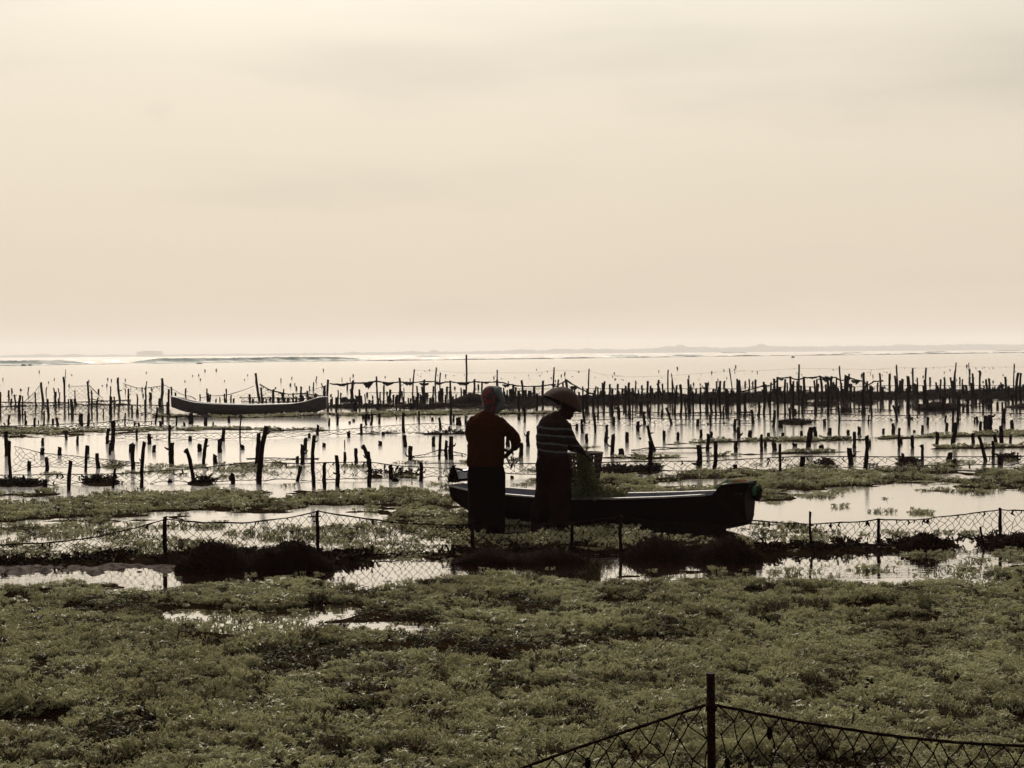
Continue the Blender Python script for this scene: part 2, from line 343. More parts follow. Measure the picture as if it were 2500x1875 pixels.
b = MB(); b.box((0, 0, 8), (84, 30, 17)); b.build('wall', BLDG, e)
b = MB(); b.box((-2, 0, 18), (44, 30.4, 3.0)); b.box((30, 0, 17.6), (16, 18, 2.2)); b.build('roof', BLDG, e)
tag(e, 'long pale hotel block on the hazy shore above the left wave', 'building')
for (x, h, lab) in ((478, 14, 'thin hazy mast on the far shore right of the pale building'), (1434, 26, 'thin mast on the far shore above the conical hat'), (2215, 24, 'thin mast on the far shore at the right')):
    e = empty('mast', ((x - 1250) * u, SHORE_Y - 45, 0)); b = MB(); b.tube([(0, 0, 0), (0, 0, 2 + h * u)], [.8, .35], 6); b.build('pole', BLDG, e)
    b = MB(); b.box((0, 0, 1 + h * u), (1.6, .8, 2.5)); b.build('antenna', BLDG, e); tag(e, lab, 'mast')

# ------------------------------------------------------------------ seaweed cover function (px space of the photo, evaluated on the ground)
STR = [  # (polyline of x, top, bottom), bias, noise strength, clump height
 ([(-400, 1445, 2600), (0, 1436, 2600), (250, 1430, 2600), (560, 1418, 2600), (760, 1402, 2600), (1000, 1412, 2600), (1200, 1396, 2600), (1500, 1404, 2600), (1700, 1402, 2600), (2000, 1412, 2600), (2200, 1418, 2600), (2380, 1378, 2600), (2500, 1365, 2600), (2900, 1360, 2600)], 'near'),
 ([(-400, 1205, 1275), (0, 1205, 1278), (300, 1200, 1262), (600, 1200, 1256), (900, 1200, 1250), (1030, 1200, 1285), (1140, 1215, 1300), (1200, 1240, 1300), (1300, 1245, 1300)], 'mid'),
 ([(1100, 1285, 1345), (1250, 1282, 1345), (1500, 1282, 1345), (1700, 1290, 1345), (1850, 1288, 1345)], 'mid'),
 ([(1420, 1188, 1222), (1600, 1182, 1224), (1760, 1178, 1222), (1850, 1150, 1218), (2000, 1138, 1196), (2250, 1132, 1192), (2500, 1132, 1184), (2900, 1126, 1178)], 'mid'),
 ([(1380, 1152, 1180), (1560, 1158, 1182), (1720, 1146, 1176), (1850, 1142, 1180)], 'mid'),
 ([(-400, 1042, 1066), (0, 1040, 1066), (120, 1042, 1066), (250, 1040, 1062), (420, 1037, 1053), (640, 1040, 1054), (760, 1044, 1054), (860, 1047, 1053)], 'far'),
 ([(360, 1011, 1019), (600, 1010, 1021), (700, 1008, 1021), (800, 1004, 1017), (930, 1001, 1016), (1130, 1001, 1014), (1400, 1002, 1013)], 'far'),
 ([(800, 985, 1000), (1000, 982, 1001), (1200, 985, 998)], 'dark'),
 ([(820, 1056, 1062), (980, 1050, 1062), (1160, 1052, 1064)], 'dark'),
 ([(-400, 988, 993), (0, 988, 992), (400, 985, 991)], 'dark'),
 ([(1190, 966, 997), (1400, 966, 994), (1500, 964, 990), (1800, 958, 985), (2100, 956, 980), (2500, 950, 974), (2900, 946, 970)], 'dark'),
 ([(2240, 983, 996), (2330, 982, 997), (2400, 986, 992), (2500, 982, 990), (2900, 980, 990)], 'dark'),
 ([(1400, 1086, 1092), (1560, 1082, 1090), (1680, 1074, 1086), (1800, 1068, 1083), (2000, 1066, 1082), (2200, 1060, 1076), (2400, 1052, 1067), (2500, 1048, 1066), (2900, 1044, 1060)], 'far'),
 ([(1440, 1110, 1121), (1600, 1105, 1124), (1760, 1102, 1118), (1900, 1097, 1112), (2100, 1095, 1106), (2240, 1095, 1100), (2300, 1085, 1098), (2500, 1082, 1096), (2900, 1078, 1092)], 'far'),
 ([(930, 1124, 1134), (1050, 1122, 1134), (1240, 1120, 1134)], 'far'),
]
# sparse patches: cx, cy, rx, ry, bias
PAT = [(600, 1520, 250, 36, .25), (980, 1535, 170, 26, .3), (200, 1500, 90, 22, .3), (1750, 1412, 250, 10, -.3), (2330, 1400, 200, 26, .1), (100, 1330, 110, 22, .0), (30, 1310, 60, 18, 0), (230, 1290, 120, 18, .1), (330, 1320, 110, 28, .2), (150, 1345, 290, 18, .7), (500, 1280, 90, 14, -.1), (680, 1300, 130, 22, .0), (880, 1310, 130, 28, .3), (1010, 1320, 140, 26, .6), (950, 1345, 220, 16, .7), (90, 1300, 200, 24, .1), (560, 1330, 200, 20, -.1),
       (1150, 1310, 90, 18, .2), (2050, 1300, 170, 16, .2), (1900, 1295, 80, 18, .3), (1940, 1325, 150, 14, .4), (2160, 1385, 160, 16, -.1), (1960, 1395, 120, 12, .0), (2300, 1395, 90, 16, .1), (700, 1408, 60, 6, -.2), (2100, 1330, 90, 10, .1), (2350, 1300, 60, 10, 0), (2440, 1258, 60, 8, -.3), (2200, 1365, 40, 12, 0), (2280, 1350, 60, 12, .2), (2380, 1370, 70, 16, .4), (2480, 1350, 50, 18, .5), (2090, 1352, 30, 8, 0), (2010, 1378, 24, 6, 0), (2260, 1330, 40, 8, .2),
       (1890, 1225, 26, 5, -.1), (1960, 1232, 16, 4, -.2), (2050, 1236, 24, 5, 0), (2130, 1243, 26, 6, .1), (2170, 1243, 14, 5, .1), (2250, 1246, 22, 6, .1), (1985, 1205, 60, 7, -.4), (2180, 1212, 90, 6, -.5), (2050, 1195, 40, 7, -.1), (2380, 1200, 30, 6, -.3), (1860, 1206, 40, 12, .1), (2300, 1190, 60, 6, -.2),
       (1480, 1212, 60, 8, .2), (1620, 1215, 80, 8, .1), (1320, 1175, 25, 5, 0), (1280, 1178, 25, 5, 0), (1065, 1180, 30, 6, .1), (1130, 1190, 60, 8, .1), (1010, 1175, 40, 5, -.2), (985, 1163, 40, 7, .3), (705, 1182, 18, 4, 0), (1300, 1146, 30, 4, -.2), (1330, 1086, 25, 3, 0), (1440, 1090, 30, 3, -.2),
       (280, 1135, 22, 8, .3), (380, 1140, 32, 9, .3), (320, 1150, 40, 7, .1), (480, 1142, 60, 10, -.2), (590, 1138, 60, 12, .1), (430, 1150, 60, 8, -.1), (560, 1160, 40, 6, 0), (130, 1155, 30, 5, -.2), (660, 1155, 30, 5, -.2), (700, 1135, 70, 6, .1), (840, 1135, 60, 6, 0), (620, 1185, 30, 5, -.3), (2450, 1150, 30, 4, 0), (2060, 1143, 40, 4, -.2), (1840, 1131, 16, 4, 0), (1905, 1120, 20, 4, 0), (2340, 1128, 30, 4, 0), (2460, 1122, 24, 7, .2)]
DPAT = [(600, 1520, 250, 36, .25), (980, 1535, 170, 26, .3), (200, 1500, 90, 22, .3), (1750, 1412, 250, 10, -.3), (2330, 1400, 200, 26, .1), (245, 1177, 38, 9, .6), (60, 1182, 45, 6, .3), (10, 1184, 25, 5, .5), (490, 1180, 26, 7, .6), (1490, 1149, 46, 8, .5), (1580, 1148, 34, 8, .5), (1545, 1152, 70, 4, .3), (2020, 1133, 18, 7, .5), (2215, 1131, 30, 5, .3), (1945, 1033, 30, 5, .6),
        (2470, 1120, 22, 6, .5), (990, 1161, 34, 6, .3), (920, 1163, 14, 4, .3), (2010, 988, 25, 2.5, .7), (2110, 985, 20, 2.2, .6), (1960, 987, 16, 2, .6)]
HOLES = [(620, 1520, 230, 36, 1.3), (980, 1535, 170, 28, 1.4), (460, 1500, 110, 26, 1.2), (190, 1498, 90, 22, 1.2), (1215, 1622, 75, 20, 2.6), (2240, 1520, 90, 22, 1.3), (1850, 1455, 80, 18, 1.4), (2400, 1425, 90, 20, 1.4), (1500, 1475, 90, 16, 1.2), (820, 1492, 90, 20, 1.4), (2100, 1490, 70, 16, 1.1), (30, 1470, 60, 16, 1.3)]
CH = [(540, 1612), (700, 1618), (850, 1606), (1000, 1592), (1150, 1598), (1300, 1600), (1450, 1580), (1700, 1568)]  # strip left bare: dark bed stands in for a step's shaded side
FB = [(-800, 1398), (-500, 1392), (0, 1382), (405, 1367), (775, 1367), (1155, 1357), (1517, 1352), (1980, 1347), (2147, 1339), (2445, 1327), (3300, 1304)]
def fb(x): return np.interp(x, [p[0] for p in FB], [p[1] for p in FB])
def sh(y, x): return .026 * (y - (861 - SLOPE * (x - 1250)))
def cover(X, Y, kinds, veg=False):
    px, py = toPix(X, Y); c = np.full(X.shape, -9.)
    n1 = fbm(X * 1.7, Y * 1.7, 3) - .5; n2 = fbm(X * .55 + 40, Y * .35 + 9, 2) - .5
    for poly, kd in STR:
        if kd not in kinds: continue
        xs_ = [p[0] for p in poly]; yt = np.interp(px, xs_, [p[1] for p in poly]); yb = np.interp(px, xs_, [p[2] for p in poly])
        yt = yt + sh(yt, px) + (0 if kd == 'near' else 1); yb = yb - (0 if kd == 'near' else 2); hw = np.minimum((yb - yt) / 2, 26) * (1.25 if kd == 'mid' else 1)
        k = np.minimum(py - yt, yb - py) / np.maximum(hw, 2)
        lim = np.minimum(px - xs_[0] if xs_[0] > -100 else 9e3, xs_[-1] - px if xs_[-1] < 2600 else 9e3) / 60
        k = np.minimum(np.minimum(k, 1), lim)
        a = 2.8 if kd != 'near' else 1.6
        c = np.maximum(c, k + n1 * a + n2 * 1.2 + (-.05 if kd != 'near' else .25) + (.2 if kd == 'dark' and poly[0][0] == 1190 else 0))
    if 'sparse' in kinds:
        for (cx, cy, a, b_, bias) in PAT:
            cy = cy + .5 * sh(cy, cx); q = 1 - ((px - cx) / a) ** 2 - ((py - cy) / b_) ** 2
            c = np.maximum(c, np.where(q > -1, q + bias * 1.3 + n1 * 4.0 + .12, -9))
    if 'dark' in kinds:
        for (cx, cy, a, b_, bias) in DPAT:
            q = 1 - ((px - cx) / a) ** 2 - ((py - cy) / b_) ** 2
            c = np.maximum(c, np.where(q > -1, q + bias + n1 * 2.0, -9))
    if 'bank' in kinds:
        q = 1 - np.abs(py - fb(px) + 2) / 9
        w = np.interp(px, [-500, 430, 440, 810, 820, 1850, 1860, 2190, 2200, 2330, 2340, 2400, 2410, 3000], [.5, .5, .9, .9, .15, .3, .5, .5, .9, .9, -.8, -.8, .9, .9])
        c = np.maximum(c, np.where(q > -.6, q + w - .4 + n1 * 2.4, -9))
    if 'near' in kinds:
        for (cx, cy, a, b_, s) in HOLES:
            q = np.clip(1.3 - ((px - cx) / a) ** 2 - ((py - cy) / b_) ** 2, 0, 1); c = c - q * s * (1 + 1.6 * n1)
        n3 = fbm(X * 1.15 + 70, Y * .8 + 21, 3); c = c - np.clip(n3 - .66, 0, 1) * 9 * (py < 1800)
        if veg:
            w = np.interp(px, [540, 640, 1000, 1250, 1500, 1750], [6, 11, 17, 18, 14, 6]) * (.75 + .6 * fbm(X * 3, Y * 3, 2))
            q = np.clip(1.4 - np.abs(py - np.interp(px, [p[0] for p in CH], [p[1] for p in CH])) / w, 0, 1) * ((px > 540) & (px < 1750)); c = c - q * 3.0
            n4 = fbm(X * 2.1 + 11, Y * 1.7 + 55, 2); c = c - np.clip(n4 - .66, 0, 1) * 14
    return c

# bed of matted weed and soil under the plants, its brown carrying their shade
def bed(name, kinds, d0, d1, nu, nv, zmax, mat, kind='structure', seed=0):
    dl = np.linspace(d0, d1, nv); Yv = CAMH * F / dl; uu = np.linspace(-2150, 2150, nu)
    U, YY = np.meshgrid(uu, Yv); X = U / F * YY; c = cover(X, YY, kinds)
    nz = fbm(X * 4 + seed, YY * 4, 3)
    Z = np.clip(c, -1.2, .9); Z = np.where(Z > 0, Z * zmax, Z * .06) + (nz - .55) * .03
    keep = Z > -.035
    k2 = keep[:-1, :-1] | keep[1:, :-1] | keep[:-1, 1:] | keep[1:, 1:]
    idx = np.arange(nu * nv).reshape(nv, nu); a = idx[:-1, :-1][k2]; b_ = idx[:-1, 1:][k2]; c_ = idx[1:, 1:][k2]; d_ = idx[1:, :-1][k2]
    fs = np.stack([a, b_, c_, d_], 1); used, inv = np.unique(fs, return_inverse=True)
    V = np.stack([X, YY, Z], -1).reshape(-1, 3)[used]; me = bpy.data.meshes.new(name)
    me.from_pydata(V.tolist(), [], inv.reshape(-1, 4).tolist()); me.update(); me.materials.append(mat)
    me.polygons.foreach_set('use_smooth', [True] * len(me.polygons))
    o = bpy.data.objects.new(name, me); COL.objects.link(o); tag(o, kind=kind); return o
bed('ground', ('near',), 1350, 505, 400, 300, .035, BED)
bed('ground', ('mid', 'bank'), 520, 290, 610, 160, .03, BED, seed=5)
bed('ground', ('far', 'dark'), 330, 88, 610, 190, .02, BED, seed=9)

# --- clumps
def clump(name, seed, R, H, stems, lv, seglen, thick, mat, nseg=3):
    r = random.Random(seed); b = MB()
    def branch(p, d, L, th, lev):
        q = p + d * L; b.tube([p, q], [th, th * .78], nseg, cap=False)
        if lev <= 0:
            return
        for _ in range(r.choice((2, 2, 3))):
            nd_ = (d + Vector((r.uniform(-1, 1), r.uniform(-1, 1), r.uniform(-.35, .8))) * .85).normalized()
            if q.z + nd_.z * L > H: nd_.z *= -.2; nd_.normalize()
            if q.z < .0: nd_.z = abs(nd_.z)
            branch(q, nd_, L * r.uniform(.7, 1.0), th * .82, lev - 1)
    for i in range(stems):
        a = r.uniform(0, 6.283); rr = R * math.sqrt(r.random()) * .6
        p = Vector((rr * math.cos(a), rr * math.sin(a), -.01 + r.random() * .02)); d = Vector((math.cos(a) * .9 * r.random(), math.sin(a) * .9 * r.random(), .7)).normalized()
        branch(p, d, seglen * r.uniform(.8, 1.2), thick, lv)
    o = b.build(name, mat, link=False); return o
def make_lib(nm, specs, mat):
    c = bpy.data.collections.new(nm)
    for i, s in enumerate(specs): c.objects.link(clump('frond_clump', 100 + i * 7 + len(nm), *s, mat))
    return c
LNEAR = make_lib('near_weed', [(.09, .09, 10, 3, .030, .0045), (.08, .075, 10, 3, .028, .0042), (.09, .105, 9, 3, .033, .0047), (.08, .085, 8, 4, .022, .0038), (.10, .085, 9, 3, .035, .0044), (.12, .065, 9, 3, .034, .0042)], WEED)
LLOW = make_lib('low_weed', [(.13, .035, 12, 2, .024, .0040), (.14, .045, 12, 2, .028, .0042)], leafmat('low_seaweed', (.13, .12, .065), (.18, .17, .09), (.04, .03, .018), .4, .6, .12))
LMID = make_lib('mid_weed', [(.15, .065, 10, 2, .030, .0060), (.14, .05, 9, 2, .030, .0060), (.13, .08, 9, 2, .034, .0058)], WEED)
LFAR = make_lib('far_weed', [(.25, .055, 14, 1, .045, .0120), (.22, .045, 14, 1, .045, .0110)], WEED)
LDARK = make_lib('dark_weed', [(.18, .08, 12, 1, .05, .0100), (.2, .07, 12, 2, .035, .0085)], WEEDD)
def gn_group(coll):
    g = bpy.data.node_groups.new('scatter_plants', 'GeometryNodeTree')
    g.interface.new_socket('Geometry', in_out='INPUT', socket_type='NodeSocketGeometry'); g.interface.new_socket('Geometry', in_out='OUTPUT', socket_type='NodeSocketGeometry')
    gi = g.nodes.new('NodeGroupInput'); go = g.nodes.new('NodeGroupOutput'); ci = g.nodes.new('GeometryNodeCollectionInfo'); ci.inputs['Collection'].default_value = coll
    ci.inputs['Separate Children'].default_value = True; ci.inputs['Reset Children'].default_value = True
    ip = g.nodes.new('GeometryNodeInstanceOnPoints'); ip.inputs['Pick Instance'].default_value = True
    def at_(n, t):
        a = g.nodes.new('GeometryNodeInputNamedAttribute'); a.data_type = t; a.inputs['Name'].default_value = n; return a.outputs['Attribute']
    g.links.new(gi.outputs[0], ip.inputs['Points']); g.links.new(ci.outputs[0], ip.inputs['Instance'])
    g.links.new(at_('rot', 'FLOAT_VECTOR'), ip.inputs['Rotation']); g.links.new(at_('scl', 'FLOAT_VECTOR'), ip.inputs['Scale']); g.links.new(at_('idx', 'INT'), ip.inputs['Instance Index'])
    g.links.new(ip.outputs[0], go.inputs[0]); return g
def scatter(name, kinds, lib, d0, d1, dens, zmax, smin=.7, smax=1.25, thr=0., seed=0, zs=1.0, label=None, soft=.9, veg=True):
    """points uniform on the ground between two distances"""
    r = np.random.default_rng(seed + 11); Y0 = CAMH * F / d0; Y1 = CAMH * F / d1
    area = .5 * (Y0 + Y1) * (2 * 2050 / F) * (Y1 - Y0); n = int(area * dens)
    Y = np.sqrt(r.random(n) * (Y1 ** 2 - Y0 ** 2) + Y0 ** 2); X = (r.random(n) * 2 - 1) * 2050 / F * Y
    c = cover(X, Y, kinds, veg); k = c > thr + r.random(n) * soft; X = X[k]; Y = Y[k]; c = c[k]; n = len(X)
    Z = np.clip(c, 0, .9) * zmax * .8 - .012
    me = bpy.data.meshes.new(name); me.vertices.add(n); me.vertices.foreach_set('co', np.stack([X, Y, Z], 1).ravel())
    hm = .62 + .75 * fbm(X * 1.1 + 3, Y * 1.1 + 5, 3)
    s = (smin + (smax - smin) * r.random(n)) * np.clip(.65 + c * .5, .6, 1.05)
    scl = np.stack([s, s, s * hm * zs], 1); rot = np.stack([r.normal(0, .12, n), r.normal(0, .12, n), r.random(n) * 6.283], 1)
    a = me.attributes.new('rot', 'FLOAT_VECTOR', 'POINT'); a.data.foreach_set('vector', rot.ravel())
    a = me.attributes.new('scl', 'FLOAT_VECTOR', 'POINT'); a.data.foreach_set('vector', scl.ravel())
    a = me.attributes.new('idx', 'INT', 'POINT'); a.data.foreach_set('value', r.integers(0, 12, n).astype(np.int32))
    o = bpy.data.objects.new(name, me); COL.objects.link(o); m = o.modifiers.new('plants', 'NODES'); m.node_group = gn_group(lib)
    tag(o, label, 'seaweed', kind='stuff'); print('SCATTER', name, kinds, n); return o
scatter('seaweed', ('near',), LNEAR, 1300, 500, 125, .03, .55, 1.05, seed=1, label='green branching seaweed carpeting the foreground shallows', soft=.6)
scatter('seaweed', ('near',), LLOW, 1300, 500, 54, .03, .7, 1.2, seed=15, label='low dark olive seaweed filling hollows of the foreground carpet', soft=.8, veg=False)
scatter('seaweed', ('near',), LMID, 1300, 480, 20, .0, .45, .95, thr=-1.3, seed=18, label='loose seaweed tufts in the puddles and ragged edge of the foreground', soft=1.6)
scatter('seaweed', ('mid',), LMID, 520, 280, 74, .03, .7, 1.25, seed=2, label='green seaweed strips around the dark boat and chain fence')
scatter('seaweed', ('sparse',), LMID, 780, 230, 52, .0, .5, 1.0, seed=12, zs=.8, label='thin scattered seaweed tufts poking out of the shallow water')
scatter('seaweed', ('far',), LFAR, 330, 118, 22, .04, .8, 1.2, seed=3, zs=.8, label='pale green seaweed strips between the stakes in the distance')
scatter('seaweed', ('dark',), LDARK, 330, 88, 20, .05, .7, 1.2, seed=4, zs=.9, label='dark brown seaweed belt under the dense distant stakes')
scatter('seaweed', ('bank',), LDARK, 540, 440, 40, .03, .6, 1.1, seed=6, zs=1.1, label='dark tangled seaweed along the foot of the chain fence')

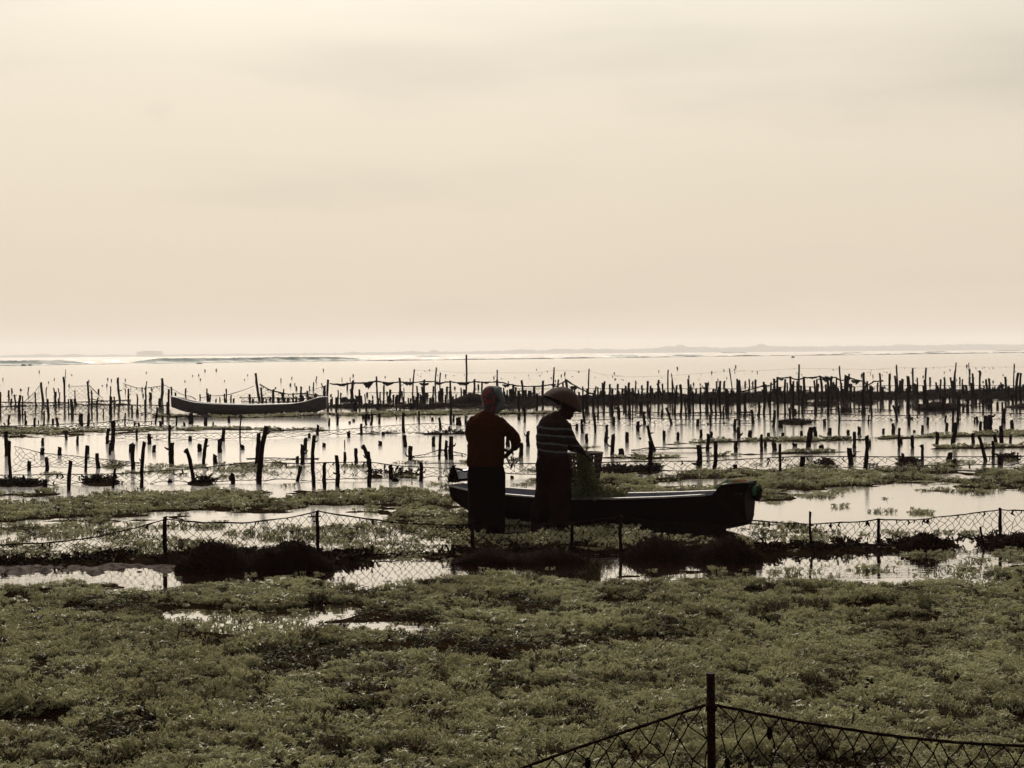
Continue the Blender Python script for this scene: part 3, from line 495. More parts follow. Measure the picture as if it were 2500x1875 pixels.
# ------------------------------------------------------------------ stakes
TL = {'A': (0, 880, 6.9125), 'B': (300, 880, 6.9125), 'C': (600, 880, 6.9125), 'D': (900, 880, 6.9125), 'E': (1200, 880, 6.9125), 'F': (1500, 880, 6.9125), 'G': (1800, 870, 6.144), 'H': (2140, 870, 6.144),
      'P': (0, 820, 3.456), 'Q': (600, 820, 3.456), 'R': (1200, 820, 3.456), 'S': (1800, 820, 3.16)}
ST = {
'A': '5,530,3,850,22 150,505,150,640,26 198,470,205,535,22 350,480,350,505,26 480,450,470,560,14 787,445,778,555,13 50,290,50,335,8 920,295,915,330,8 905,462,925,570,16 980,468,1010,600,14 690,370,730,710,36 1075,275,1090,705,26 1102,150,1098,700,7 600,540,605,765,20 940,530,940,750,34 1475,355,1505,700,28 1545,505,1543,825,22 1262,505,1265,690,14 1265,650,1275,750,40 1665,480,1665,545,24 1865,435,1860,650,16 1988,290,2025,690,32 2170,475,2175,740,26 2110,470,2118,535,10 190,645,185,740,28 240,578,265,745,22 340,585,325,945,42 378,600,378,915,20 805,650,820,950,34 995,640,990,745,28 1155,655,1155,830,16 1200,650,1222,925,46 1650,625,1640,925,22 1740,815,1743,935,16 1870,610,1870,945,44 1925,610,1935,785,20 425,855,430,945,26 740,860,740,1120,24 590,965,585,1125,34 650,1005,650,1065,14 435,1010,435,1085,38 895,980,895,1075,34 950,965,975,1100,38 1380,900,1380,1110,38 1345,920,1350,1080,30 1495,895,1488,1112,40 155,920,140,1140,30 60,1050,110,1135,22 2115,885,2110,1100,22 1925,1010,1935,1100,28 1110,1180,1120,1340,40',
'B': '155,745,158,870,24 238,570,240,775,18 240,820,243,900,40 400,350,395,650,12 385,430,390,740,14 325,450,325,510,16 490,480,490,505,20 465,540,465,680,42 342,560,342,605,18 375,660,378,935,24 662,300,655,675,38 625,640,622,780,40 775,485,775,940,30 745,700,750,935,20 820,445,822,570,20 887,540,887,600,24 1062,470,1065,660,20 1303,570,1305,650,16 1418,475,1430,705,18 1440,555,1440,705,20 1478,570,1465,705,22 1635,620,1637,715,16 1570,650,1570,710,20 1742,478,1748,740,20 1715,560,1725,720,20 1828,580,1820,735,20 1870,640,1868,720,26 2135,570,2145,740,28 1048,340,1048,358,14 1278,225,1278,262,6 580,790,545,1070,28 672,945,672,1070,32 630,1030,632,1105,34 195,1035,195,1100,24 270,1050,273,1105,30 903,935,903,1100,22 1395,955,1400,1100,50 1035,1040,1037,1110,30 1520,1040,1522,1095,24 1795,930,1793,1045,36 1155,880,1150,1070,70',
'C': '120,650,120,735,30 172,215,235,680,34 260,455,280,720,26 465,488,465,735,36 343,640,343,700,20 410,620,410,670,28 555,630,550,740,34 640,480,638,700,18 618,550,622,640,34 715,640,715,740,40 800,548,800,710,20 860,620,860,680,18 935,440,935,690,28 965,610,968,690,26 1040,512,1045,610,26 1065,610,1063,690,24 1120,620,1118,690,24 1178,555,1170,680,32 1325,430,1330,660,42 1390,325,1375,680,30 503,450,503,470,18 593,298,593,360,10 752,388,754,428,22 828,380,828,418,10 855,435,855,492,24 1075,430,1077,490,16 1148,368,1143,488,16 1198,265,1182,350,12 1280,382,1295,440,14 1623,290,1623,345,6 1763,285,1763,340,8 1715,370,1715,480,20 1437,570,1437,600,28 1557,500,1557,690,14 1530,625,1528,840,34 1608,545,1602,710,20 1810,335,1790,690,36 1770,485,1790,680,22 1855,670,1855,840,56 1915,488,1925,715,28 1885,600,1890,690,30 1945,595,1950,710,36 2010,565,2018,680,14 2048,538,2048,600,28 2140,595,2140,635,20 1440,650,1438,760,34 1460,615,1462,700,16 1385,730,1385,830,38 2035,720,2035,840,30 1545,890,1545,1090,34 1410,975,1410,1105,28 1755,1028,1757,1065,34 1822,990,1823,1035,38 2030,895,2030,1085,34 1990,920,1990,985,55 2075,900,2075,985,50 2130,895,2115,1090,36 1950,1065,1950,1250,40 1733,1200,1735,1300,46 1220,1090,1208,1260,42 1072,1230,1072,1305,40',
'D': '133,270,150,660,24 165,640,170,835,26 195,530,200,715,18 258,415,250,720,24 312,525,312,565,26 370,490,355,640,32 335,600,335,680,50 418,580,415,710,28 467,585,473,830,20 522,292,515,690,32 560,515,560,595,30 593,465,597,715,12 770,150,740,640,18 815,430,815,820,22 835,550,830,690,34 875,570,875,665,16 895,440,930,700,26 942,322,945,700,30 980,545,980,640,50 1092,435,1095,530,24 1145,118,1135,630,18 1045,625,1045,805,26 1085,570,1085,665,22 1210,205,1215,600,18 1235,470,1230,690,52 1195,510,1195,690,36 1325,440,1325,560,28 1300,580,1300,690,26 1382,340,1400,700,28 1375,520,1383,800,44 1455,440,1455,480,22 1475,570,1475,660,16 1560,460,1565,660,18 1648,-95,1640,620,26 1620,490,1620,700,48 1785,315,1778,640,32 1850,400,1852,475,24 1915,365,1918,600,26 2168,160,2170,700,18 2170,325,2172,700,34 757,595,755,820,34 715,720,715,820,40 1100,720,1100,800,34 470,945,470,985,14 590,880,592,1215,42 850,850,855,1070,24 1075,960,1075,1015,34 1190,960,1215,1160,36 1390,820,1392,1075,34 1435,915,1435,1035,30 1515,960,1515,1090,80 1640,930,1640,1080,28 1355,1110,1355,1180,26 1315,1180,1315,1245,40 245,1205,245,1265,44 180,890,180,1070,34',
'E': '370,405,370,690,36 505,335,530,680,30 870,342,870,750,34 1055,115,1030,640,20 1130,320,1130,650,26 1205,370,1205,640,24 1260,315,1280,660,38 1360,435,1360,640,34 1540,440,1535,680,20 1645,140,1630,660,16 1790,450,1795,760,24 1765,435,1735,640,18 1908,350,1905,800,30 2000,400,1990,700,30 2135,395,2115,680,26 410,450,410,660,28 330,485,330,700,60 262,500,262,690,22 205,460,210,660,20 150,450,150,680,44 460,510,460,830,40 575,495,575,700,26 640,510,640,660,60 720,440,720,660,36 765,560,765,840,34 545,500,545,620,20 1475,530,1475,680,26 1560,580,1570,1050,34 1600,590,1600,830,44 1720,640,1720,850,38 1850,510,1850,660,44 2045,595,2035,930,50 545,790,560,1040,32 2148,780,2150,1000,34 1800,880,1800,975,26 1735,890,1750,1215,38 1525,990,1527,1220,42 1445,1070,1442,1180,40 2060,955,2060,1100,44 1945,1085,1945,1210,42 470,885,465,1000,40',
'F': '62,395,40,660,26 190,425,190,780,28 248,372,255,790,36 358,340,345,660,18 320,490,320,660,20 385,555,385,720,28 300,620,303,930,12 460,418,465,680,24 440,700,445,840,44 567,348,550,680,34 610,425,610,660,24 570,690,572,900,20 745,330,750,680,28 725,385,820,640,26 808,393,805,720,24 905,158,915,640,18 975,325,980,680,24 960,220,1050,640,10 1052,418,1020,880,28 1108,405,1120,930,38 1245,315,1240,720,32 1290,405,1290,660,18 1325,520,1330,920,28 1270,600,1270,880,40 1335,375,1337,415,20 1450,385,1450,410,16 1460,445,1455,900,24 1545,375,1555,700,48 1585,360,1590,410,16 1570,640,1570,880,36 1640,640,1640,880,40 1705,485,1700,640,18 1715,650,1715,910,30 1725,350,1728,460,20 1785,345,1795,930,30 1858,345,1850,450,28 1890,480,1890,700,60 1915,600,1905,880,54 1840,770,1845,950,26 1940,135,2015,640,14 2075,310,2080,700,28 2110,330,2115,700,30 2095,560,2095,880,56 2120,640,2118,960,14 160,760,160,840,30 78,790,78,1000,30 262,805,262,995,30 605,780,608,1000,24 495,865,510,1080,42 1210,790,1210,965,26 870,795,965,1080,32 805,830,795,940,26 395,1030,395,1195,52 1405,990,1407,1105,42 1605,920,1625,1110,30 2035,985,2037,1200,44 2110,995,2110,1095,30 1580,1060,1580,1085,24 1848,1040,1848,1065,26 435,1300,435,1322,34',
'G': '10,370,20,800,20 120,370,120,445,18 175,340,180,560,16 232,372,232,450,18 272,345,272,600,26 393,380,397,860,30 425,418,435,600,24 508,390,492,840,24 555,335,570,600,32 605,308,610,860,30 640,460,640,620,40 715,340,720,850,28 750,395,750,600,18 793,298,815,620,28 843,368,840,900,26 928,120,930,690,22 898,368,898,440,18 1000,308,1020,620,30 1005,500,975,820,30 1035,560,1035,690,36 1155,360,1165,800,22 1195,340,1200,600,22 1218,410,1210,600,24 1243,290,1270,660,28 1355,300,1360,865,36 1415,297,1415,600,32 1440,380,1440,560,22 1488,320,1490,600,22 1535,145,1600,720,18 1555,395,1560,640,30 1500,465,1495,620,60 1675,260,1660,600,24 1640,290,1640,660,60 1685,410,1690,680,28 1895,240,1895,660,30 1865,260,1865,300,18 1890,500,1900,850,46 1755,460,1755,640,24 1995,450,1995,640,28 2020,480,2015,890,24 2135,250,2140,600,24 2110,395,2110,600,20 2180,460,2180,640,36 125,560,120,830,36 325,680,320,890,34 215,800,240,1010,36 565,810,540,1060,36 660,960,650,1070,66 780,770,790,940,28 860,790,860,860,60 1180,760,1175,855,36 1520,735,1522,1140,24 965,965,965,1045,30 1310,940,1310,1040,40 1595,770,1595,835,28 1905,760,1890,845,60 1975,885,1968,1000,18 1825,710,1828,800,20 30,945,30,1030,26',
'H': '197,258,195,600,30 272,290,290,700,26 303,130,335,600,18 355,360,355,600,36 480,298,470,790,46 545,175,545,560,22 605,318,620,680,18 748,170,740,560,22 722,350,720,780,34 800,313,803,408,22 895,388,895,560,24 962,345,955,640,24 1012,313,1022,405,22 1022,440,1020,560,18 1108,315,1140,600,22 1130,370,1150,600,44 1187,95,1190,620,16 1185,210,1155,620,24 1248,310,1248,400,16 1300,425,1303,580,24 1345,430,1350,580,30 1386,95,1390,260,8 1397,190,1397,265,18 1397,308,1395,400,22 1440,255,1435,600,26 1435,400,1440,640,60 1548,213,1535,560,24 1555,410,1555,560,16 1640,345,1660,620,30 1690,330,1690,600,28 1598,370,1598,388,16 1748,362,1748,388,16 1745,455,1745,560,16 1777,445,1777,560,16 1850,430,1850,560,12 1932,305,1932,600,28 1980,450,1980,620,34 2070,113,2055,620,14 2130,245,2095,660,34 2160,250,2165,680,28 2030,560,2045,700,30 1000,600,1000,800,50 760,650,760,800,44 850,640,850,780,30 640,710,635,810,40 1095,580,1100,700,26 1240,560,1235,800,50 1300,740,1300,800,30 1370,650,1370,800,44 1495,560,1495,690,30 1600,640,1600,805,28 1720,640,1722,790,26 1685,720,1685,780,26 1813,680,1813,770,30 1885,685,1887,775,26 250,735,310,970,28 335,740,333,830,30 213,655,213,690,18 535,910,535,945,28 225,938,225,962,30',
'P': '50,805,57,1010,30 360,860,360,925,20 358,945,358,1002,32 505,938,505,1005,30 655,845,655,922,18 80,885,92,1225,24 247,1058,247,1135,30 390,1025,395,1150,30 732,925,722,1140,20 742,925,742,995,20 820,990,832,1115,30 915,780,905,905,24 945,725,945,960,32 930,900,928,1000,18 1108,908,1108,985,38 1128,912,1125,1120,30 1215,895,1195,1275,26 1260,825,1262,912,28 1300,922,1300,980,28 1155,785,1157,880,14 1430,750,1432,920,20 1448,900,1450,1090,40 1605,845,1605,888,28 1685,912,1685,975,32 1572,952,1635,1240,28 1890,775,1885,885,26 1745,865,1718,1085,26 1855,868,1855,980,34 1815,1003,1815,1080,32 2035,670,2028,935,10 2045,920,2045,960,30 600,1055,578,1300,28 380,1215,380,1280,34 970,1120,955,1275,20 1435,1215,1435,1238,32 1965,1160,1965,1245,32',
'Q': '108,820,95,1090,34 172,765,110,1240,40 435,1015,435,1075,24 480,920,478,1075,32 505,860,500,965,26 465,1100,435,1225,26 575,840,577,1270,28 660,905,660,938,28 665,1068,665,1285,26 762,1008,775,1265,30 835,878,835,940,6 835,980,836,1065,22 928,948,932,1068,26 990,920,1040,1050,30 1032,975,1040,1265,30 1135,888,1135,925,28 1160,812,1160,840,24 1218,1090,1222,1205,34 1265,1200,1265,1228,50 1342,838,1343,935,30 1388,930,1388,1045,32 1480,1068,1478,1225,28 1585,848,1585,930,26 1645,820,1633,1040,20 1693,882,1695,1035,22 1735,848,1730,1035,34',
'R': '247,902,248,1025,32 308,805,310,930,28 140,850,140,930,30 173,1180,173,1200,26 803,825,804,900,22 968,815,966,905,26 1025,830,1015,1000,28 1093,952,1093,1000,42 1143,812,1143,897,26 1315,755,1375,965,22 1340,885,1325,1160,34 1457,800,1456,878,22 1572,812,1572,878,20 1768,790,1768,875,20 1830,828,1820,970,26 1855,805,1855,865,22 1748,922,1752,1140,42 1890,885,1880,1145,30 2060,895,2060,975,28 2085,770,2085,870,24 2180,800,2180,855,26 2055,1085,2055,1155,30',
'S': '240,748,240,775,22 352,748,350,772,20 496,732,496,768,20 712,710,712,760,26 855,725,855,762,20 940,700,940,760,22 1128,715,1128,750,18 1203,675,1203,752,22 1365,727,1365,743,18 1427,688,1427,745,18 1325,605,1325,690,20 1470,625,1470,685,18 1610,612,1605,660,14 1615,668,1615,738,20 1665,560,1662,740,16 1700,570,1700,670,18 1685,668,1660,838,30 1878,658,1878,730,20 1915,615,1912,725,26 1950,612,1948,720,36 1832,625,1832,668,12 1850,622,1852,670,16 2060,560,2055,675,28 2115,650,2120,718,24 2035,692,2040,825,28 570,705,550,860,38 600,700,605,790,26 185,760,187,890,20 215,810,215,860,20 285,820,287,880,32 442,828,442,853,32 330,832,332,1050,18 648,843,648,868,34 902,740,902,862,24 1000,770,985,1025,28 1020,808,1020,850,22 1250,710,1248,860,18 1352,770,1352,865,24 1265,795,1265,830,20 1542,740,1542,835,24 1820,752,1820,828,24 1985,758,1995,832,26 2108,765,2108,822,18 1860,768,1915,965,24 1972,810,1975,945,22 1428,838,1427,965,22 1275,905,1280,985,20 865,865,880,990,36 505,928,505,1045,36 1640,900,1630,965,36 1670,955,1675,1005,36 2028,935,2030,992,34 97,730,97,780,26 8,705,10,790,22',
}
stakes = []
for k, s in ST.items():
    ox, oy, sc = TL[k]
    for t in s.split():
        a = [float(v) for v in t.split(',')]
        stakes.append([ox + a[0] / sc, oy + a[1] / sc, ox + a[2] / sc, oy + a[3] / sc, a[4] / sc])
def stake_geom(mb, s, r):
    xt, yt, xb, yb, w = s; g = gd(xb, yb); Y = g.y; top = at(xt, yt, Y); u = Y / F; rad = (w * .55 + .5) * u
    L = (top - g).length; n = 6 if L > .3 else 4; seg = 8 if Y < 45 else 6
    dirv = (top - g); low = g - dirv.normalized() * .25
    bend = Vector((r.uniform(-1, 1), 0, 0)) * min(L * .035, rad * 1.1); lean = Vector((0, r.uniform(-.09, .09) * L, 0)); top = top + lean * .6
    pts = [low]; rad_ = [rad * 1.03]; side = [1]
    for i in range(n + 1):
        t = i / n; p = g.lerp(top, t) + bend * math.sin(t * math.pi) + Vector((r.uniform(-.16, .16) * rad, 0, 0)); pts.append(p); rad_.append(rad * r.uniform(.86, 1.08) * (1.03 - .1 * t))
    k0 = len(mb.v); mb.tube(pts, rad_, seg, cap=True)
    # uneven sawn top
    sl_ = r.uniform(-.5, .5)
    for q in range(len(mb.v) - seg, len(mb.v)):
        v = mb.v[q]; mb.v[q] = (v[0], v[1], v[2] + (v[0] - top.x) * sl_ + r.uniform(-.12, .12) * rad)
    if r.random() < .55 and L > .22:      # stub of a side twig or a barnacled knot
        t = r.uniform(.2, .9); p = g.lerp(top, t); sx = r.choice((-1, 1)); ll = rad * r.uniform(1.6, 2.6)
        mb.tube([p, p + Vector((sx * ll * .7, 0, ll * .15)), p + Vector((sx * ll, 0, ll * r.uniform(.1, .8)))], [rad * .55, rad * .4, rad * .2], 5)
    return g, L, rad, (top - g)
stakes.sort(key=lambda s: -(s[3] - s[1]) * max(s[4], 2))
big, rest = stakes[:298], stakes[298:]
ANCH = [(0, 'left picture edge'), (412, "grey boat's left tip"), (797, "grey boat's right tip"), (1187, 'the rust sweater'), (1370, 'the conical hat'), (1838, "dark boat's stern"), (2500, 'right picture edge')]
ROWS = [(283, 'nearest net row'), (228, 'second water lane'), (186, 'third water lane'), (150, 'low far net row'), (118, 'beside grey boat row'), (96, 'dense far belt'), (76, 'back of far belt'), (0, 'far out in lagoon')]
ORD = ['first', 'second', 'third', 'fourth', 'fifth', 'sixth', 'seventh', 'eighth', 'ninth', 'tenth', 'eleventh', 'twelfth', 'thirteenth', 'fourteenth', 'fifteenth', 'sixteenth', 'seventeenth', 'eighteenth', 'nineteenth', 'twentieth'] + ['%dth' % i for i in range(21, 90)]
rowmap = {}
for s in big:
    d = s[3] - hor(s[2]); rw = next(n for lim, n in ROWS if d >= lim); rowmap.setdefault(rw, []).append(s)
lab = {}
for rw, lst in rowmap.items():
    for s in lst:
        best = None
        for ax, an in ANCH:
            if an.endswith('edge') and 0 < ax and s[2] > ax: continue
            side = 'right of' if s[2] >= ax else 'left of'
            cnt = sum(1 for q in lst if (ax <= q[2] < s[2]) or (s[2] < q[2] < ax))
            if best is None or cnt < best[0]: best = (cnt, side, an)
        h = s[3] - s[1]; hh = 'tall' if h > 58 else ('short' if h < 19 else 'mid-height'); ww = 'thick' if s[4] > 6.5 else ('thin' if s[4] < 3.2 else '')
        ln_ = (s[0] - s[2]) / h; le = ' leaning left' if ln_ < -.12 else (' leaning right' if ln_ > .12 else '')
        lab[id(s)] = ' '.join(('%s %s stake%s, %s %s %s, %s' % (hh, ww, le, ORD[best[0]], best[1], best[2], rw)).split())
r = random.Random(21)
for s in big:
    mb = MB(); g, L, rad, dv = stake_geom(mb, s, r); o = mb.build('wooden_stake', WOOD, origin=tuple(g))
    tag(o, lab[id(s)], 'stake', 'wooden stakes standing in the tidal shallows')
mb = MB()
for s in rest: stake_geom(mb, s, r)
for i in range(170):                    # low stumps that crowd the dense belt
    x = r.uniform(1200, 2520); yb_ = np.interp(x, [1200, 1500, 2500], [985, 978, 962]) + r.uniform(-12, 10); h = r.uniform(8, 26) * (1 if r.random() < .8 else 1.5)
    stake_geom(mb, [x + r.uniform(-1.5, 1.5), yb_ - h, x, yb_, r.uniform(2, 5.5)], r)
for i in range(60):
    x = r.uniform(640, 1200); yb_ = 982 + r.uniform(-6, 3); stake_geom(mb, [x + r.uniform(-1, 1), yb_ - r.uniform(6, 16), x, yb_, r.uniform(2, 4.5)], r)
for i in range(70):
    x = r.uniform(-150, 2650); d = r.uniform(38, 75); yb_ = hor(x) + d; stake_geom(mb, [x, yb_ - r.uniform(2, 7), x, yb_, r.uniform(1, 2.4)], r)
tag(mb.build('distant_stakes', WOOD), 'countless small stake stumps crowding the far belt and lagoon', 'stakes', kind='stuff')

# ------------------------------------------------------------------ nets
def lerp_poly(poly, x): return float(np.interp(x, [p[0] for p in poly], [p[1] for p in poly]))
def net(name, top, bot, ground, label, cell=.11, wire=.0035, rope=.008, hole=.0, sag=.01, jit=.26, seed=0, cat='net', ragged=0, parent=None, hcell=None, root=None, debris=0, endrope=True, group=None):
    """top, bot: photo lines of the net's edges; ground: line where it stands"""
    r = random.Random(seed + 5); x0, x1 = top[0][0], top[-1][0]; hcell = hcell or cell * .62
    gm = gd((x0 + x1) / 2, lerp_poly(ground, (x0 + x1) / 2)); u = gm.y / F; Lw = (x1 - x0) * u; nx = max(3, int(Lw / cell))
    hmax = max(lerp_poly(bot, x) - lerp_poly(top, x) for x in np.linspace(x0, x1, 12)) * u; nv = max(2, int(hmax / hcell) + 1)
    def P(i, j):
        x = x0 + (x1 - x0) * min(max(i, 0), nx) / nx; Y = gd(x, lerp_poly(ground, x)).y; t = j / nv
        yt, yb_ = lerp_poly(top, x), lerp_poly(bot, x); rr = random.Random(hash((round(i * 2), j, seed)))
        y = yt + (yb_ - yt) * t; p = at(x, y, Y)
        return p + Vector((rr.uniform(-1, 1) * cell * jit * min(1, t * 3), rr.uniform(-1, 1) * cell * .35 + math.sin(x * .05 + t * 4) * .02, rr.uniform(-1, 1) * hcell * jit * min(1, t * 3)))
    b = MB()
    for j in range(nv):
        off = .5 * (j % 2)
        for i in range(nx + 1):
            if hole and r.random() < hole: continue
            a = P(i + off, j)
            for dx in (-.5, .5):
                xi = i + off + dx
                if xi < 0 or xi > nx: continue
                q = P(xi, j + 1); b.tube([a, q], wire, 3, cap=False)
            if r.random() < .25: b.ball(a, wire * 2.2, (1, 1, 1), 4, 3)
    e = root or empty(name, tuple(gm)); off_ = Vector(gm) if root is None else Vector(root.location)
    def bb(b_, n_, m_):
        if not b_.v: return
        b_.build(n_, m_, origin=tuple(off_), parent=e)
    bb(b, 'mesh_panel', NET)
    b = MB(); pts = []
    for i in range(nx + 1):
        p = P(i, 0); pts.append(p)
    b.tube(pts, [rope * r.uniform(.75, 1.35) for _ in pts], 5)
    bb(b, 'top_rope', ROPE)
    if endrope:
        b = MB(); b.tube([P(i, nv) for i in range(0, nx + 1)], [rope * .8 * r.uniform(.6, 1.5) for _ in range(nx + 1)], 4); bb(b, 'bottom_rope', ROPE)
    if debris:
        b = MB()
        for _ in range(debris):
            i = r.random() * nx; t = r.choice((0, 0, r.random())); j = t * nv; p = P(i, j); s = r.uniform(.4, 1.3) * min(cell, .09 + .03 * gm.y / 40) * .35
            b.tube([p, p + Vector((r.uniform(-.7, .7) * s, 0, -s)), p + Vector((r.uniform(-1, 1) * s, 0, -s * 2))], [s * .25, s * r.uniform(.2, .5), s * .08], 4)
        bb(b, 'caught_weed', ROPE)
        for o_ in e.children:
            if o_.name.startswith('caught_weed'): o_['kind'] = 'stuff'
    if root is None: tag(e, label, cat, group)
    return e
def Z(k, *pts):
    ox, oy, sc = TL[k]; return [(ox + a / sc, oy + b_ / sc) for a, b_ in pts]
# 2: nearest mid-water net (whole width in three lengths)
g2 = [(-200, 1190), (0, 1186), (630, 1178), (1250, 1166), (1840, 1150), (2500, 1138), (2700, 1136)]
net('fishing_net', [(-150, 1160), (0, 1160), (162, 1158), (278, 1157), (347, 1153), (474, 1144), (628, 1127)], [(-150, 1181), (0, 1181), (350, 1180), (628, 1172)], g2, 'long sagging chain-link net left of the crossed thick stakes', .13, .0038, .0065, .04, seed=1, debris=30)
net('fishing_net', [(628, 1127), (700, 1132), (785, 1130), (898, 1128), (976, 1138), (1103, 1144), (1140, 1146)], [(628, 1172), (785, 1172), (976, 1168), (1140, 1162)], g2, 'chain-link net between crossed thick stakes and the person in rust', .13, .0036, .0065, .05, seed=2, debris=20)
net('fishing_net', [(1228, 1131), (1315, 1132), (1468, 1129), (1600, 1126), (1706, 1126), (1800, 1122), (1958, 1114), (2200, 1116), (2500, 1114), (2680, 1112)], [(1228, 1156), (1468, 1156), (1800, 1146), (2500, 1134), (2680, 1133)], g2, 'long low chain-link net behind the dark boat, reaching the right edge', .14, .0045, .008, .06, seed=3, debris=30)
# 3 sweeping loose net at left
net('fishing_net', [(33, 1090), (60, 1096), (110, 1107), (200, 1115), (280, 1124), (350, 1130)], [(45, 1150), (60, 1140), (110, 1140), (200, 1140), (280, 1140), (350, 1134)], [(0, 1172), (400, 1160)], 'loose net sweeping down from the tall stake at far left', .10, .0035, .005, .03, jit=.3, seed=4)
net('fishing_net', Z('Q', (0, 1035), (170, 1030), (400, 1035), (620, 1035)), Z('Q', (0, 1042), (170, 1052), (400, 1050), (620, 1042)), [(550, 1140), (850, 1138)], 'thin rope net trailing just above water right of crossed stakes', .12, .004, .008, .1, seed=41, hcell=.04)
net('fishing_net', Z('Q', (1400, 1015), (1500, 1005), (1650, 955), (1860, 1000)), Z('Q', (1400, 1022), (1500, 1020), (1650, 1015), (1860, 1015)), [(1000, 1122), (1150, 1120)], 'small peaked rope net left of the person in rust', .12, .004, .007, .1, seed=42, debris=8)
# 4 low far net
g4 = [(200, 1075), (600, 1073), (900, 1062), (1140, 1060), (1300, 1056)]
net('fishing_net', [(280, 1062), (411, 1059), (550, 1057), (690, 1055), (780, 1053), (880, 1045), (982, 1037), (1070, 1033), (1140, 1041)], [(280, 1071), (411, 1071), (600, 1070), (780, 1062), (980, 1057), (1140, 1058)], g4, 'low net across the water between the left stakes and rust sweater', .15, .0045, .0065, .03, seed=5)
net('fishing_net', [(0, 1041), (120, 1037), (250, 1032), (305, 1024), (345, 1030), (420, 1027)], [(0, 1047), (120, 1043), (250, 1040), (305, 1041), (420, 1041)], [(0, 1047), (420, 1042)], 'low net left of the grey boat on the pale seaweed strip', .16, .006, .010, .03, seed=6, debris=25)
net('fishing_net', [(-100, 994), (0, 993), (120, 990), (260, 988), (415, 990)], [(-100, 1013), (0, 1013), (120, 1012), (260, 1010), (415, 1008)], [(-100, 1014), (420, 1009)], 'fine net stretched left of the grey boat bow', .20, .0075, .014, .05, seed=7, debris=30)
# draped nets in front of lagoon, left
def zs(k, t, bt, g, lb, **kw): return net('fishing_net', Z(k, *t), Z(k, *bt), Z(k, *g), lb, **kw)
zs('A', [(400, 705), (520, 600), (600, 520), (665, 425)], [(400, 712), (480, 715), (520, 700), (665, 640)], [(400, 715), (665, 712)], 'triangular net strung down from thick leaning stake at left', cell=.16, wire=.006, rope=.012, hole=.3, seed=8)
zs('A', [(1150, 435), (1300, 437), (1460, 425)], [(1150, 660), (1300, 668), (1460, 655)], [(1150, 700), (1460, 700)], 'square fine net hung between two tall stakes at left', cell=.17, wire=.0045, rope=.008, seed=9, endrope=False)
zs('A', [(1500, 420), (1600, 520), (1740, 640)], [(1500, 650), (1600, 670), (1740, 680)], [(1500, 700), (1740, 700)], 'torn net hanging from forked pole left of the grey boat', cell=.22, wire=.006, rope=.014, hole=.35, seed=10)
zs('A', [(-300, 700), (0, 705), (600, 715), (1100, 712), (2212, 668)], [(-300, 770), (0, 775), (600, 765), (1100, 745), (2212, 745)], [(-300, 780), (0, 775), (1100, 760), (2212, 745)], 'long bottom net along the back stakes at far left', cell=.22, wire=.010, rope=.020, hole=.1, seed=11, debris=50)
zs('B', [(0, 390), (200, 455), (340, 475), (400, 465), (640, 430)], [(0, 470), (200, 600), (340, 540), (400, 640), (640, 640)], [(0, 680), (640, 680)], 'ragged net sagging left of the tall stake by the grey boat', cell=.22, wire=.0045, rope=.012, hole=.45, seed=12, endrope=False, debris=14)
zs('B', [(690, 410), (820, 480), (980, 565), (1080, 600), (1190, 610), (1240, 660)], [(690, 640), (820, 640), (940, 640), (1080, 640), (1190, 650), (1240, 672)], [(690, 690), (1240, 690)], 'torn net draped over the grey boat bow', cell=.2, wire=.0045, rope=.012, hole=.4, seed=13, endrope=False)
zs('B', [(1300, 630), (1500, 600), (1750, 590), (1980, 520), (2050, 500), (2212, 430)], [(1300, 680), (1500, 680), (1750, 680), (1900, 680), (2050, 660), (2212, 560)], [(1300, 705), (2212, 705)], 'fine net rising toward the tall bent pole behind grey boat', cell=.22, wire=.0045, rope=.012, hole=.4, seed=14, endrope=False)
zs('C', [(235, 400), (330, 460), (420, 505), (600, 545), (740, 575), (880, 560), (960, 550), (1060, 570), (1310, 600)], [(235, 640), (330, 660), (420, 660), (600, 660), (740, 670), (880, 600), (960, 580), (1060, 600), (1310, 625)], [(235, 700), (1310, 700)], 'dark net sagging right from the bent pole behind grey boat', cell=.18, wire=.006, rope=.022, hole=.25, seed=15, debris=30, endrope=False)
zs('C', [(960, 560), (1100, 500), (1250, 460), (1320, 440)], [(960, 590), (1100, 620), (1250, 625), (1320, 640)], [(960, 690), (1320, 690)], "pale fine net above the grey boat's right end", cell=.14, wire=.0035, rope=.007, hole=.1, seed=16, endrope=False)
zs('C', [(-100, 630), (400, 625), (800, 635), (1350, 640)], [(-100, 700), (400, 695), (800, 700), (1350, 690)], [(-100, 705), (1350, 700)], 'low dark net running behind the grey boat', cell=.2, wire=.009, rope=.016, hole=.15, seed=17, debris=40)
